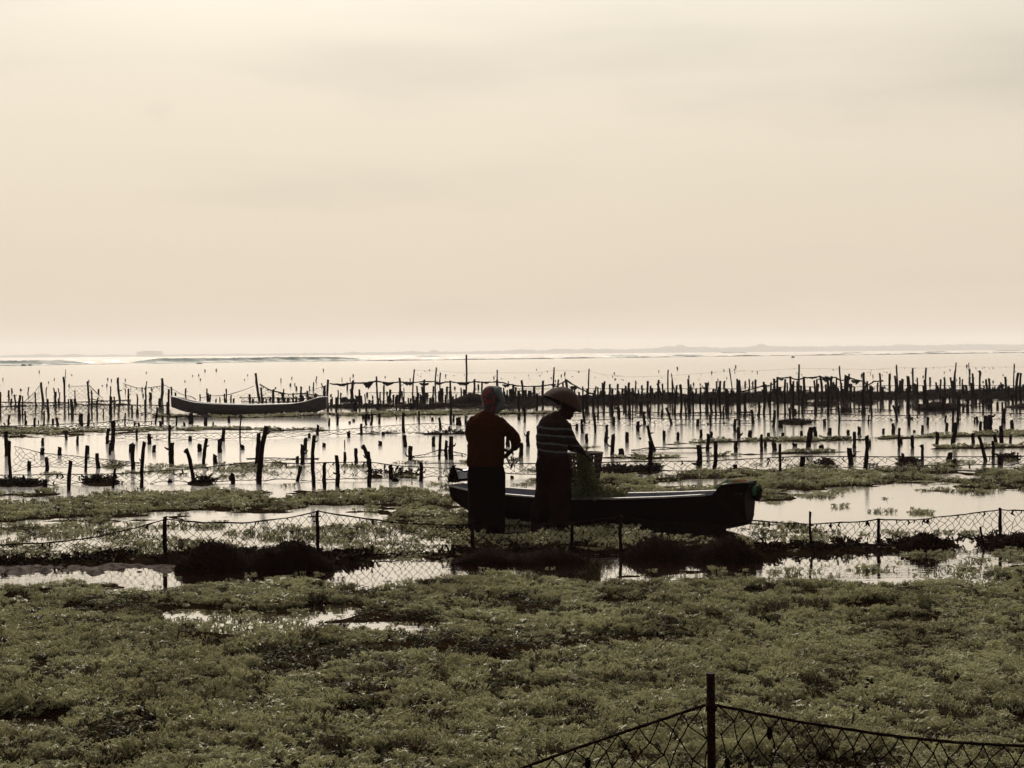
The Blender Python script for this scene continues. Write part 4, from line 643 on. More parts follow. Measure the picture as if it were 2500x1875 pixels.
# thick rope with hanging rags
def ropeline(k, pts, g, rad, label, drape=(), rags=()):
    P_ = Z(k, *pts); G_ = Z(k, *g); e0 = at(P_[0][0], lerp_poly(G_, P_[0][0]), gd(P_[0][0], lerp_poly(G_, P_[0][0])).y); e = empty('net_rope', tuple(e0)); b = MB(); r = random.Random(int(pts[0][0])); L = []
    for i in range(len(P_) - 1):
        for q in range(8):
            t = q / 8; x = P_[i][0] * (1 - t) + P_[i + 1][0] * t; y = P_[i][1] * (1 - t) + P_[i + 1][1] * t + math.sin(t * math.pi) * .8
            L.append(at(x, y + r.uniform(-.3, .3), gd(x, lerp_poly(G_, x)).y))
    b.tube(L, [rad * r.uniform(.7, 1.3) for _ in L], 6); b.build('rope', ROPE, origin=tuple(e0), parent=e)
    sc = TL[k][2]; ox, oy = TL[k][0], TL[k][1]
    for (x, y, w, h) in rags:
        x = ox + x / sc; y = oy + y / sc; w /= sc; h /= sc; Y = gd(x, lerp_poly(G_, x)).y; b = MB()
        n = max(5, int(w)); top = [at(x - w / 2 + w * i / n, y, Y) for i in range(n + 1)]
        for i in range(n):
            hh = h * (.35 + .65 * math.sin(math.pi * (i + .5) / n)) * r.uniform(.55, 1.15)
            q0 = top[i]; q1 = at(x - w / 2 + w * (i + .5) / n + r.uniform(-.6, .6), y + hh, Y)
            b.tube([q0, q0.lerp(q1, .5) + Vector((0, r.uniform(-.03, .03), 0)), q1], [rad * 1.3, rad * .9, rad * .25], 4)
        b.build('hanging_rag', ROPE, origin=tuple(e0), parent=e)
    tag(e, label, 'rope'); return e
gC = [(0, 690), (2212, 690)]
ropeline('C', [(1420, 390), (1560, 400), (1700, 395), (1800, 375), (1980, 378), (2120, 365), (2205, 350)], gC, .030, 'thick dark rope drooping right of the grey boat', rags=[(1620, 400, 220, 40), (2060, 385, 130, 95), (1930, 382, 80, 16)])
ropeline('D', [(0, 362), (130, 345), (280, 370), (400, 372), (520, 358), (650, 368), (750, 370), (940, 350), (1100, 355), (1210, 380), (1300, 360), (1385, 358), (1560, 375), (1700, 368), (1790, 352), (1900, 365), (2040, 365), (2170, 355)], gC, .026, 'long dark rope looped over the stakes left of the rust sweater', rags=[(330, 380, 170, 55), (670, 385, 130, 50), (940, 385, 150, 55), (1180, 385, 130, 30), (1600, 385, 190, 45), (1990, 375, 90, 25), (50, 372, 60, 45)])
ropeline('E', [(95, 355), (190, 375), (370, 415), (470, 430), (700, 438), (860, 425), (1000, 405), (1080, 440), (1160, 390), (1260, 335)], gC, .026, 'dark rope strung between stakes behind the two people', rags=[(250, 410, 120, 50), (1060, 400, 60, 40)])
ropeline('E', [(1270, 335), (1400, 420), (1560, 500), (1680, 560), (1760, 550)], gC, .030, 'dark rope sloping down right of the conical hat', rags=[(1400, 440, 100, 60)])
gG = [(0, 620), (2212, 620)]
ropeline('G', [(40, 530), (200, 495), (380, 440), (500, 435), (590, 370), (605, 320), (800, 315), (880, 345), (950, 340), (1000, 315), (1100, 318), (1240, 300), (1330, 320), (1480, 315), (1560, 365), (1680, 320), (1850, 365), (1900, 370), (1950, 435), (2050, 375), (2212, 360)], gG, .028, 'dark rope rising and falling over the dense right stakes', rags=[(1780, 360, 130, 60), (660, 335, 70, 40), (1340, 330, 130, 60), (1130, 320, 120, 20)])
zs('G', [(1690, 330), (1780, 350), (1870, 380)], [(1690, 380), (1780, 450), (1870, 460)], gG, 'pale torn net hanging from the rope at right', cell=.14, wire=.004, rope=.01, hole=.2, seed=31, endrope=False)
zs('E', [(740, 445), (850, 440)], [(740, 600), (850, 600)], gC, 'fine net hung left of the conical hat', cell=.14, wire=.004, rope=.01, hole=.1, seed=32, endrope=False)
for k, gx, y0, y1, lb, sd in (('D', 0, 545, 690, 'fine back net left of the person in rust', 33), ('E', 400, 480, 640, 'fine back net behind the conical hat', 34), ('F', 0, 480, 570, 'fine back net above the belt right of the hat', 35), ('G', 0, 460, 540, 'fine back net behind the dense right stakes', 36), ('H', 0, 440, 520, 'fine back net at the far right edge', 37)):
    zs(k, [(gx, y0), (2212, y0 - 4)], [(gx, y1), (2212, y1)], [(gx, 640 if k in 'GH' else 690), (2212, 640 if k in 'GH' else 690)], lb, cell=.28, wire=.004, rope=.010, hole=.25, seed=sd, debris=10)
# high thin wire with scraps between the tall thin poles
gT = {'D': 690, 'E': 690, 'F': 690, 'G': 620, 'H': 600}
for k, pts, nrag, lb in (('D', [(790, 165), (1140, 175), (1500, 205), (1650, 212), (2170, 210)], 12, 'high thin wire with scraps left of the rust sweater'), ('E', [(95, 208), (700, 210), (1045, 170), (1640, 180), (1900, 240), (2212, 260)], 22, 'high thin wire with scraps above the conical hat'),
                    ('F', [(0, 262), (250, 280), (905, 260), (1200, 240), (1930, 180), (2212, 178)], 16, 'high thin wire with scraps right of the hat'), ('G', [(0, 218), (400, 215), (930, 178), (1535, 190), (2212, 198)], 20, 'high thin wire with scraps across the dense right stakes'), ('H', [(0, 190), (300, 170), (740, 175), (1185, 150), (1500, 160), (2070, 160), (2300, 160)], 24, 'high thin wire with scraps at the far right')):
    P_ = Z(k, *pts); G_ = Z(k, (0, gT[k]), (2212, gT[k])); g0 = gd(P_[0][0], G_[0][1]); e = empty('scrap_wire', tuple(g0)); r = random.Random(nrag); b = MB()
    b.tube([at(x, y, gd(x, G_[0][1]).y) for x, y in P_], .0035, 3); b.build('wire', ROPE, origin=tuple(g0), parent=e)
    for _ in range(nrag):
        x = r.uniform(P_[0][0], P_[-1][0]); y = lerp_poly(P_, x) + (r.random() ** 2) * 16; Y = gd(x, G_[0][1]).y; s = r.uniform(1.0, 3.2) * Y / F; c = at(x, y, Y); b = MB()
        b.tube([c + Vector((-s * r.uniform(.3, 1.2), 0, s * .3)), c, c + Vector((s * r.uniform(-.6, .8), .01, -s * r.uniform(.6, 2)))], [s * .15, s * .42, s * .1], 4); b.build('scrap', ROPE, origin=tuple(g0), parent=e)
    tag(e, lb, 'wire')
# right lane nets
gN = [(1200, 1013), (1600, 1013), (2500, 1000)]
net('fishing_net', Z('R', (60, 650), (400, 655), (780, 655), (1060, 640), (1300, 640), (1500, 655), (1800, 645), (2212, 640)), Z('R', (60, 685), (400, 690), (780, 680), (1060, 680), (1300, 655), (1500, 662), (1800, 655), (2212, 650)), gN, 'knotted dark net behind the two people and above the right lanes', cell=.22, wire=.008, rope=.012, hole=.15, seed=21, debris=40)
net('fishing_net', Z('R', (680, 712), (1000, 705), (1250, 690), (1480, 700), (1600, 705), (2000, 695), (2212, 675)), Z('R', (680, 755), (1000, 760), (1250, 750), (1480, 750), (1600, 752), (2212, 745)), [(1300, 1040), (1840, 1037)], 'fine net in the water right of the conical hat', cell=.17, wire=.005, rope=.008, hole=.08, seed=22, debris=15)
net('fishing_net', Z('S', (0, 620), (200, 605), (600, 598), (1000, 612), (1230, 615), (1400, 612), (1620, 595), (1720, 590), (2060, 595), (2212, 600), (2500, 600)), Z('S', (0, 655), (600, 655), (1000, 658), (1620, 658), (2212, 640), (2500, 640)), [(1800, 1028), (2100, 1027), (2600, 1022)], 'fine net stretched across the right lanes to the picture edge', cell=.17, wire=.0055, rope=.009, hole=.05, seed=23, debris=20)
net('fishing_net', Z('S', (400, 585), (700, 570), (1000, 560), (1200, 575)), Z('S', (400, 600), (700, 590), (1000, 575), (1200, 582)), [(1900, 1008), (2200, 1002)], 'narrow knotted net before the dense right stakes', cell=.2, wire=.008, rope=.012, hole=.2, seed=24, debris=20)
net('fishing_net', Z('R', (1180, 965), (1330, 945), (1400, 940), (1500, 945), (1860, 942)), Z('R', (1180, 970), (1330, 962), (1400, 958), (1500, 955), (1860, 950)), [(1540, 1102), (1740, 1100)], 'thick knotted rope net at the curved stake above dark boat', cell=.12, wire=.005, rope=.008, hole=.1, seed=25, hcell=.05)

# main chain fence near the people
def fence_post(e, xt, yt, xb, yb_, w, off, dark=WOOD):
    mb = MB(); stake_geom(mb, [xt, yt, xb, yb_, w], random.Random(int(xt))); mb.build('post', dark, origin=off, parent=e)
FT = [(-760, 1345), (-300, 1350), (0, 1331), (150, 1323), (250, 1308), (330, 1289), (405, 1268), (450, 1272), (500, 1276), (600, 1277), (700, 1265), (775, 1249), (820, 1255), (900, 1268), (1000, 1279), (1080, 1282), (1155, 1281), (1280, 1283), (1397, 1276), (1514, 1262), (1600, 1274), (1700, 1279), (1771, 1284), (1834, 1269), (1888, 1276), (1982, 1279), (2094, 1274), (2145, 1268), (2160, 1270), (2242, 1269), (2340, 1257), (2443, 1245), (2500, 1246), (2750, 1240), (3250, 1236)]
FBo = [(x, float(fb(x)) - 4) for x in (-300, 0, 405, 775, 1155, 1517, 1980, 2147, 2445, 2750)]
FBo = [(-760, 1390), (-300, 1384), (0, 1374), (405, 1356), (775, 1356), (1155, 1350), (1517, 1345), (1980, 1336), (2147, 1328), (2300, 1316), (2445, 1312), (2750, 1305), (3250, 1292)]
fe0 = gd(1250, 1355); fe = empty('chain_fence', tuple(fe0)); fx = [-760, -300, 405, 775, 1155, 1397, 1516, 1771, 1982, 2145, 2443, 2750, 3250]
for i in range(len(fx) - 1):
    tp = [(fx[i], lerp_poly(FT, fx[i]))] + [p for p in FT if fx[i] < p[0] < fx[i + 1]] + [(fx[i + 1], lerp_poly(FT, fx[i + 1]))]
    net('x', tp, FBo, FB, '', cell=.068, wire=.0027, rope=.0062, hole=.03, seed=50 + i, root=fe, jit=.25, hcell=.052, debris=14)
for p in ((403, 1261, 404, 1363, 8.5), (775, 1246, 777, 1370, 7.5), (1155, 1271, 1156, 1352, 7.5), (1398, 1280, 1394, 1350, 7), (1516, 1258, 1516, 1352, 7), (1771, 1283, 1773, 1348, 6), (1978, 1249, 1984, 1350, 5), (2145, 1266, 2146, 1341, 6.5), (2443, 1240, 2442, 1328, 7), (2750, 1234, 2750, 1320, 7), (3250, 1230, 3250, 1305, 7), (-300, 1340, -300, 1388, 7), (-760, 1340, -760, 1396, 7)): fence_post(fe, *p, tuple(fe0))
tag(fe, 'low wavy chain-link fence on short posts across the whole picture', 'fence')
mb = MB(); stake_geom(mb, [2393, 1286, 2405, 1338, 4.5], random.Random(3)); tag(mb.build('wooden_stake', WOOD, origin=tuple(gd(2405, 1338))), 'thin stick leaning left beside the chain fence near the right edge', 'stake', 'wooden stakes standing in the tidal shallows')

# foreground fence, bottom right
def FQ(x): return 6.1 + .0 * x
RUST = pmat('rusty_dark_metal', (.014, .005, .004), (.007, .0025, .002), .8, 25, .4, 80, .06)
f0 = at(1735, 1875, 6.1); f0.z = 0; f2 = empty('chain_fence', tuple(f0))
b = MB(); p0 = at(1735, 1646, 6.1); b.tube([Vector((p0.x + .004, 6.1, -.2)), Vector((p0.x + .002, 6.1, .35)), p0], [.0155, .0155, .0152], 12); b.build('post', RUST, origin=tuple(f0), parent=f2)
b = MB(); b.tube([p0 + Vector((0, 0, -.002)), p0 + Vector((0, 0, .004))], .0165, 12); b.build('post_cap', RUST, origin=tuple(f0), parent=f2)
topL = [(1130, 1935), (1280, 1873), (1400, 1830), (1500, 1795), (1600, 1762), (1722, 1721)]; topR = [(1752, 1722), (1850, 1742), (1950, 1762), (2100, 1785), (2200, 1799), (2350, 1814), (2500, 1822), (2900, 1830)]
def dist_at(x): return 6.1 - abs(x - 1735) * .0003
def mesh_fg(top, n, rows, seed):
    r = random.Random(seed); b = MB(); x0, x1 = top[0][0], top[-1][0]; cw = (x1 - x0) / n; grid = {}
    def P(i, j):
        kx = (i, j)
        if kx not in grid:
            x = x0 + cw * i; x = min(max(x, x0), x1); y = lerp_poly(top, x) + 2 + j * 36 * (1 + .03 * j); p = at(x + (r.uniform(-1, 1) * 10 if j else 0) + 5 * math.sin(j * .9 + i * .4), y + (r.uniform(-1, 1) * 8 if j else 0), dist_at(x)); p.y += r.uniform(-.02, .02); grid[kx] = p
        return grid[kx]
    for j in range(rows):
        for i in range(n + 1):
            o_ = .5 * (j % 2); a = P(i + o_, j)
            for d in (-.5, .5):
                q = i + o_ + d
                if 0 <= q <= n:
                    q_ = P(q, j + 1); m_ = a.lerp(q_, .5) + Vector((r.uniform(-.004, .004), 0, r.uniform(-.004, .004))); b.tube([a, m_, q_], .0024, 4, cap=False)
            b.ball(a, .0046, (1, 1, 1.3), 5, 4)
            if r.random() < .05: b.ball(a - Vector((0, 0, .012)), .016, (.7, .5, 1.6), 7, 5)
    b.build('mesh_panel', NET, origin=tuple(f0), parent=f2)
    b = MB(); pts = [at(x, lerp_poly(top, x) + r.uniform(-.8, .8), dist_at(x)) for x in np.linspace(x0, x1, 60)]
    b.tube(pts, [.0052 * r.uniform(.85, 1.2) for _ in pts], 7); b.build('top_rope', ROPE, origin=tuple(f0), parent=f2)
mesh_fg(topL, 11, 12, 1); mesh_fg(topR, 23, 12, 2)
b = MB(); rr_ = random.Random(9)
for q in range(4):
    c = at(1737, 1722 + q * 4, 6.1); b.tube([c + Vector((.019 * math.cos(a), .019 * math.sin(a), .003 * math.sin(a + q))) for a in np.linspace(0, 6.3, 14)], .003, 5)
b.build('binding_wire', ROPE, origin=tuple(f0), parent=f2)
tag(f2, 'chain-link fence with slim round post close up at bottom right', 'fence')

# ------------------------------------------------------------------ dark heaps along the fence
def heap(x0, x1, yt, yb_, label, lumps=2, seed=0, name='seaweed_heap', depth=.5, mat=HEAP, fr=260):
    r = random.Random(seed); xc = (x0 + x1) / 2; g = gd(xc, yb_); u = g.y / F; Wd = (x1 - x0) * u; H = (yb_ - yt) * u * .95
    nu, nv = 44, 20; vs = []; fs = []
    for i in range(nu + 1):
        t = i / nu
        for j in range(nv + 1):
            a = math.pi * j / nv; s = max(0., math.sin(math.pi * t)) ** .22
            lump = .80 + .22 * math.cos(t * lumps * 2 * math.pi + math.pi) ** 1 + .28 * (float(fbm(np.array(t * 7 + seed), np.array(j * .35 + seed))) - .5)
            rad = s * lump; n_ = .26 * (float(fbm(np.array(t * 26 + seed), np.array(j * .9))) - .5)
            vs.append(((t - .5) * Wd, -math.cos(a) * depth * .5 * s * (1 + n_), math.sin(a) * H * (rad + n_ * s) - .03))
    for i in range(nu):
        for j in range(nv): k = i * (nv + 1) + j; fs.append((k, k + nv + 1, k + nv + 2, k + 1))
    e = empty(name, tuple(g)); b = MB(); b.add(vs, fs); b.build('mound', mat, e, smooth=True)
    b = MB()
    for _ in range(int(fr * 1.6)):
        v = Vector(vs[r.randrange(len(vs))]); n_ = Vector((r.uniform(-1, 1), r.uniform(-1, .3), r.uniform(.2, 1))).normalized(); L_ = r.uniform(.012, .036)
        q = v + n_ * L_; b.tube([v - n_ * .01, q], [.006, .004], 3, cap=False); m_ = (n_ + Vector((r.uniform(-1, 1), r.uniform(-1, 1), r.uniform(-.6, .8)))).normalized(); b.tube([q, q + m_ * L_ * .7], [.0045, .002], 3, cap=False)
    o = b.build('frond_tangle', WEEDD, e); o['kind'] = 'stuff'; tag(e, label, 'seaweed heap'); return e
heap(428, 618, 1311, 1390, 'black rounded seaweed heap at the fence, left one of two big ones', 1, 1)
heap(600, 818, 1309, 1391, 'larger black seaweed heap at the fence under the second post', 1, 2)
heap(1100, 1440, 1327, 1374, 'long low dark seaweed heap at the fence below the two people', 2, 3, depth=.4)
heap(1512, 1700, 1303, 1362, 'dark seaweed heap right of the tall post below dark boat', 1, 4)
heap(1690, 1860, 1300, 1366, "dark seaweed heap below the dark boat's stern", 1, 5)
heap(2190, 2330, 1294, 1345, 'dark seaweed heap on the fence between the last two right posts', 1, 6, depth=.35)
heap(2405, 2600, 1292, 1338, 'dark seaweed heap on the fence at the right edge', 1, 7, depth=.35)
heap(1095, 1215, 958, 984, 'black net pile on the water left behind the rust sweater', 1, 8, name='net_pile', depth=1.2, fr=120)
heap(2232, 2340, 978, 999, 'dark weed mound among the far stakes at right', 1, 9, depth=1.2, fr=80)
heap(2456, 2560, 982, 994, 'low dark weed mound far away at the right edge', 1, 10, depth=1.0, fr=60)
heap(2395, 2424, 966, 982, 'round dark weed lump set on stakes near the right edge', 1, 11, depth=.5, fr=40)
heap(832, 872, 966, 981, 'small black net pile right of the grey boat', 2, 12, name='net_pile', depth=.6, fr=60)

# mud bank with wet ripples at the left
b = MB(); vs = []; fs = []; nu, nv = 170, 26
for i in range(nu + 1):
    for j in range(nv + 1):
        x = -60 + 560 * i / nu; t = j / nv; yc = 1392 - 4 * i / nu; y = yc - 14 + 34 * t; g = gd(x, y); n_ = float(fbm(np.array(x * .022), np.array(y * .10), 3)); env = math.sin(math.pi * t) ** .6 * min(1, (nu - i) / 40, i / 10)
        vs.append((g.x, g.y, -.03 + env * (.10 * max(0, n_ - .30) + .045 * math.sin(min(1, max(0, .8 - t)) * 3.1) * (n_ + .3)) + .004 * math.sin(y * 2.2 + 5 * n_)))
for i in range(nu):
    for j in range(nv): k = i * (nv + 1) + j; fs.append((k, k + nv + 1, k + nv + 2, k + 1))
b.add(vs, fs); tag(b.build('mud_bank', MUD, smooth=True), kind='structure')

# ------------------------------------------------------------------ boats
def boat(name, L, stations, mats, label, origin, ang, thick=.025, thwarts=(), gend=1.0):
    """stations: (s 0..1, half width, keel z, rim z, fullness)"""
    e = empty(name, origin); e.rotation_euler = (0, 0, ang); n = 48; m = 9
    S = [s[0] for s in stations]; f = [lambda t, k=k: float(np.interp(t, S, [s[k] for s in stations])) for k in range(1, 5)]
    def sm(fn, t): return sum(fn(min(1, max(0, t + d))) * w for d, w in ((-.03, .25), (0, .5), (.03, .25)))
    def sec(t, ins):
        w, kz, rz, fu = sm(f[0], t) - ins, sm(f[1], t) + ins * 1.2, sm(f[2], t), f[3](t); w = max(w, .004); out = []
        for k in range(m + 1):
            a = k / m * math.pi / 2; out.append((w * (math.sin(a) ** (1 / fu)), kz + (rz - kz) * (1 - math.cos(a) ** 1.15)))
        return out
    def shell(ins, t0, t1):
        vs = []; fs = []; w_ = 2 * m + 1
        for i in range(n + 1):
            t = t0 + (t1 - t0) * i / n; s_ = sec(t, ins); row = [(-a, z) for a, z in s_[::-1]] + s_[1:]
            vs += [((t - .5) * L, a, z) for a, z in row]
        for i in range(n):
            for k in range(w_ - 1): q = i * w_ + k; fs.append((q, q + 1, q + w_ + 1, q + w_) if ins == 0 else (q, q + w_, q + w_ + 1, q + 1))
        fs.append(tuple(range(w_))); fs.append(tuple(n * w_ + k for k in range(w_))[::-1]); return vs, fs
    b = MB(); b.add(*shell(0, 0, 1)); b.build('hull', mats[0], e, smooth=False)
    b = MB(); b.add(*shell(thick, .012, .988)); b.build('inner_hull', mats[1], e, smooth=False)
    b = MB()
    for sd in (-1, 1):
        pts = [((t - .5) * L, sd * (sm(f[0], t) - thick * .5), sm(f[2], t) + .004) for t in np.linspace(0, gend, 60)]; b.tube(pts, thick * .72, 6)
    for t in ((0, 1) if gend == 1 else (0,)): b.tube([((t - .5) * L, -sm(f[0], t), sm(f[2], t) + .004), ((t - .5) * L, sm(f[0], t), sm(f[2], t) + .004)], thick * .72, 6)
    b.build('gunwale', mats[2], e, smooth=True)
    for t in thwarts:
        b = MB(); b.box(((t - .5) * L, 0, sm(f[2], t) - .07), (.14, 2 * sm(f[0], t) - .05, .022)); b.build('thwart', mats[1], e)
    tag(e, label, 'boat'); return e
# distant grey boat
gl_ = gd(414, 1012); gr_ = gd(795, 1011); mid = (gl_ + gr_) / 2; LB = (gr_ - gl_).length
u = mid.y / F
boat('wooden_boat', LB, [(0, .06, .27, .585, 1.2), (.042, .15, .16, .571, 1.2), (.08, .21, .10, .49, 1.25), (.157, .29, .02, .40, 1.3), (.27, .35, .0, .35, 1.4), (.535, .38, .0, .305, 1.5), (.79, .34, .0, .34, 1.4), (.887, .28, .01, .415, 1.3), (.945, .21, .08, .53, 1.25), (.965, .18, .12, .552, 1.2), (1, .12, .21, .56, 1.1)],
     (HULLG, HULLG, RIMG), 'long grey canoe lying on the seaweed strip in the left distance', tuple(mid + Vector((0, .35, -.02))), math.atan2(gr_.y - gl_.y, gr_.x - gl_.x), .028, (.3, .5, .7))
# dark boat by the people
PL = Vector(at(1113, 1200, 19.5)); PR = Vector(at(1831, 1200, 18.05)); PL.z = PR.z = 0; LB = (PR - PL).length; mid = (PL + PR) / 2; ANG = math.atan2(PR.y - PL.y, PR.x - PL.x)
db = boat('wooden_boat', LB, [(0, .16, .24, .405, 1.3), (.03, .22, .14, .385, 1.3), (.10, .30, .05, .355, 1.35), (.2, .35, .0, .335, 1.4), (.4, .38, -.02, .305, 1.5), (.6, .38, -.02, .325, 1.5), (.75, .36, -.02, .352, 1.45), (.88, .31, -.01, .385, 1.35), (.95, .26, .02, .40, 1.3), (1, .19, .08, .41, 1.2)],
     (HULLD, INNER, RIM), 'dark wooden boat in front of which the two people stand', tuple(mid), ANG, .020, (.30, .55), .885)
# raised stern block of the dark boat, with concave end
def prism(name, prof, w, mat, parent, org, ang):
    """prof in photo px at the boat's stern distance"""
    e_inv = Matrix.Rotation(-ang, 3, 'Z'); Y = 18.08; b = MB(); n = len(prof); vs = []
    for sgn in (-1, 1):
        for (x, y) in prof:
            p = e_inv @ (at(x, y, Y) - Vector(org)); vs.append((p.x, p.y + sgn * w / 2 * (1 if x < 1815 else .75), p.z))
    fs = [tuple(range(n)), tuple(range(2 * n - 1, n - 1, -1))] + [(i, i + n, (i + 1) % n + n, (i + 1) % n) for i in range(n)]
    b.add(vs, fs); return b.build(name, mat, parent)
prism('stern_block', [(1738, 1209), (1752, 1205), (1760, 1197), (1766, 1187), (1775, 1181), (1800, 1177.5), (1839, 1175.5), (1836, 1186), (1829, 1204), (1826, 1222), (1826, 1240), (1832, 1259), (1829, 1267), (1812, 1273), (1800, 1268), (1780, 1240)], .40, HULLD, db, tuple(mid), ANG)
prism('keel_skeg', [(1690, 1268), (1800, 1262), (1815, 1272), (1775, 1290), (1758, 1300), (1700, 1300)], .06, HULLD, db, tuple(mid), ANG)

# green net with cords gathered on the stern block
GREEN = pmat('green_net_cord', (.02, .10, .05), (.012, .06, .03), .6, 30, .1, spec=.3)
ORNG = pmat('orange_cord', (.45, .13, .04), (.25, .08, .03), .6, 30, .1)
c0 = at(1800, 1180, 18.1); e = empty('fishing_net', tuple(c0)); b = MB(); r = random.Random(4)
for q in range(13):
    a0 = r.uniform(-.15, .15); pts = []
    for t in np.linspace(0, 1, 14):
        x = 1744 + 96 * t + r.uniform(-1, 1); y = 1196 - 27 * math.sin(math.pi * (t * .9 + .08)) * (1 - .25 * abs(a0) / .15) + 6 * t * 0 + r.uniform(-1.2, 1.2) + abs(a0) * 40; pts.append(at(x, min(y, 1200 if x < 1760 else 1179), 18.08 + a0 + r.uniform(-.03, .03)))
    b.tube(pts, .0018, 3)
for q in range(16):
    t = r.random(); x = 1744 + 92 * t; y = 1194 - 24 * math.sin(math.pi * (t * .9 + .08)); b.tube([at(x, y, 17.95 + r.uniform(-.05, .1)), at(x + r.uniform(-8, 8), min(y + r.uniform(2, 8), 1180 if x > 1770 else 1200), 18.2)], .002, 3)
b.build('mesh_panel', GREEN, origin=tuple(c0), parent=e)
b = MB()
for q in range(5): b.tube([at(1788 + 10 * k + r.uniform(-2, 2), 1175 - 3 * math.sin(k * .8 + q) + r.uniform(-1, 1), 18.05 + r.uniform(-.05, .05)) for k in range(4)], .004, 4)
b.build('orange_cord', ORNG, origin=tuple(c0), parent=e); tag(e, "green net with orange cord draped over the dark boat's raised stern", 'net')
# dark can hanging behind the stern by green cord loops
c1 = at(1848, 1206, 18.2); e = empty('jerry_can', tuple(c1)); b = MB()
b.tube([at(1853, 1189, 18.2), at(1852, 1192, 18.2), at(1850, 1205, 18.2), at(1846, 1219, 18.2), at(1846, 1222, 18.2)], [.03, .042, .045, .045, .035], 12, ry=[.05, .07, .08, .08, .06]); b.build('body', HULLD, origin=tuple(c1), parent=e, smooth=True)
b = MB(); b.tube([at(1855, 1189, 18.2), at(1855.5, 1186, 18.2)], .016, 8); b.build('cap', HULLD, origin=tuple(c1), parent=e); tag(e, "dark plastic can hanging off the dark boat's stern", 'can')
e = empty('cord_loop', tuple(c1)); b = MB()
for (cx, cy, ra, rb) in ((1846, 1193, 13, 14), (1842, 1200, 11, 10), (1840, 1210, 9, 8), (1848, 1196, 9, 15)):
    b.tube([at(cx + ra * math.cos(a), cy + rb * math.sin(a), 18.15 + .03 * math.sin(2 * a)) for a in np.linspace(0, 6.2832, 22)], .004, 5)
b.build('cord', GREEN, origin=tuple(c1), parent=e)
b = MB(); b.ball(at(1840, 1197, 18.15), .035, (1, 1, 1.3), 10, 8); b.build('float', GREEN, origin=tuple(c1), parent=e, smooth=True)
tag(e, "green cord loops with a green float behind the dark boat's stern", 'cord')
# bundle on the left end of the dark boat
WHITE = pmat('pale_blue_plastic', (.55, .58, .66), (.35, .37, .44), .5, 12, .2, 40, .4)
c2 = at(1125, 1172, 19.4); e = empty('plastic_box', tuple(c2)); b = MB()
Mr = Matrix.Rotation(math.radians(-4), 3, 'Y'); b.box(at(1129, 1160, 19.4), (.17, .16, .12), Mr); o = b.build('body', WHITE, origin=tuple(c2), parent=e); bv = o.modifiers.new('b', 'BEVEL'); bv.width = .02; bv.segments = 3
b = MB(); b.tube([at(1110 + 14 * math.cos(a) + 6, 1152 - 8 * math.sin(a), 19.35) for a in np.linspace(0, math.pi, 12)], .009, 6); b.tube([at(1112 + 5 * k, 1149 - 2 * math.sin(k), 19.3) for k in range(8)], .008, 6); b.build('handle', ROPE, origin=tuple(c2), parent=e)
b = MB(); b.box(at(1128, 1170.5, 19.4), (.20, .18, .03), Mr); b.build('base', HULLD, origin=tuple(c2), parent=e)
tag(e, "pale box with black handle on the dark boat's left end", 'box')
heap(1096, 1116, 1141, 1172, "dark rag bundle at the dark boat's left tip", 1, 15, name='rag_bundle', depth=.15, fr=40)
for o in bpy.data.objects:
    if o.name.startswith('rag_bundle'): o.location = at(1107, 1170, 19.35); o['category'] = 'rags'

# ------------------------------------------------------------------ people
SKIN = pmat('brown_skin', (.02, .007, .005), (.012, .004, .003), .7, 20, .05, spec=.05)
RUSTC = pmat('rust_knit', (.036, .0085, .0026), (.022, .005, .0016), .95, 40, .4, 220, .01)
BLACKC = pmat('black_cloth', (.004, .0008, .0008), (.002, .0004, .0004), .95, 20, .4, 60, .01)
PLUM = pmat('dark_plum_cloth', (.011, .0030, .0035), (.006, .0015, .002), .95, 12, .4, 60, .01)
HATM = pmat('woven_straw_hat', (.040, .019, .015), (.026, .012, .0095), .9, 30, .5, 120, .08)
HATI = pmat('woven_hat_inside', (.025, .012, .009), (.015, .007, .005), .9, 30, .4, 120, .02)
HAIR = pmat('black_hair', (.01, .006, .005), None, .5, 60, .2)
SCARFP = pmat('pale_scarf', (.11, .12, .13), (.06, .068, .075), .85, 10, .3, 60, .1)
def scarfmat():
    m, n = newmat('red_patterned_scarf'); out = n.nodes.new('ShaderNodeOutputMaterial'); p = n.nodes.new('ShaderNodeBsdfPrincipled'); t = n.nodes.new('ShaderNodeTexCoord')
    v = n.nodes.new('ShaderNodeTexVoronoi'); v.inputs['Scale'].default_value = 17; n.links.new(t.outputs['Object'], v.inputs['Vector'])
    r = ramp(n.nodes, [(.0, (.11, .007, .012)), (.40, (.085, .005, .009)), (.52, (.010, .0015, .002)), (.85, (.02, .008, .009))]); n.links.new(v.outputs['Distance'], r.inputs[0]); n.links.new(r.outputs[0], p.inputs['Base Color']); p.inputs['Roughness'].default_value = .85
    n.links.new(p.outputs[0], out.inputs[0]); return m
SCARFR = scarfmat()
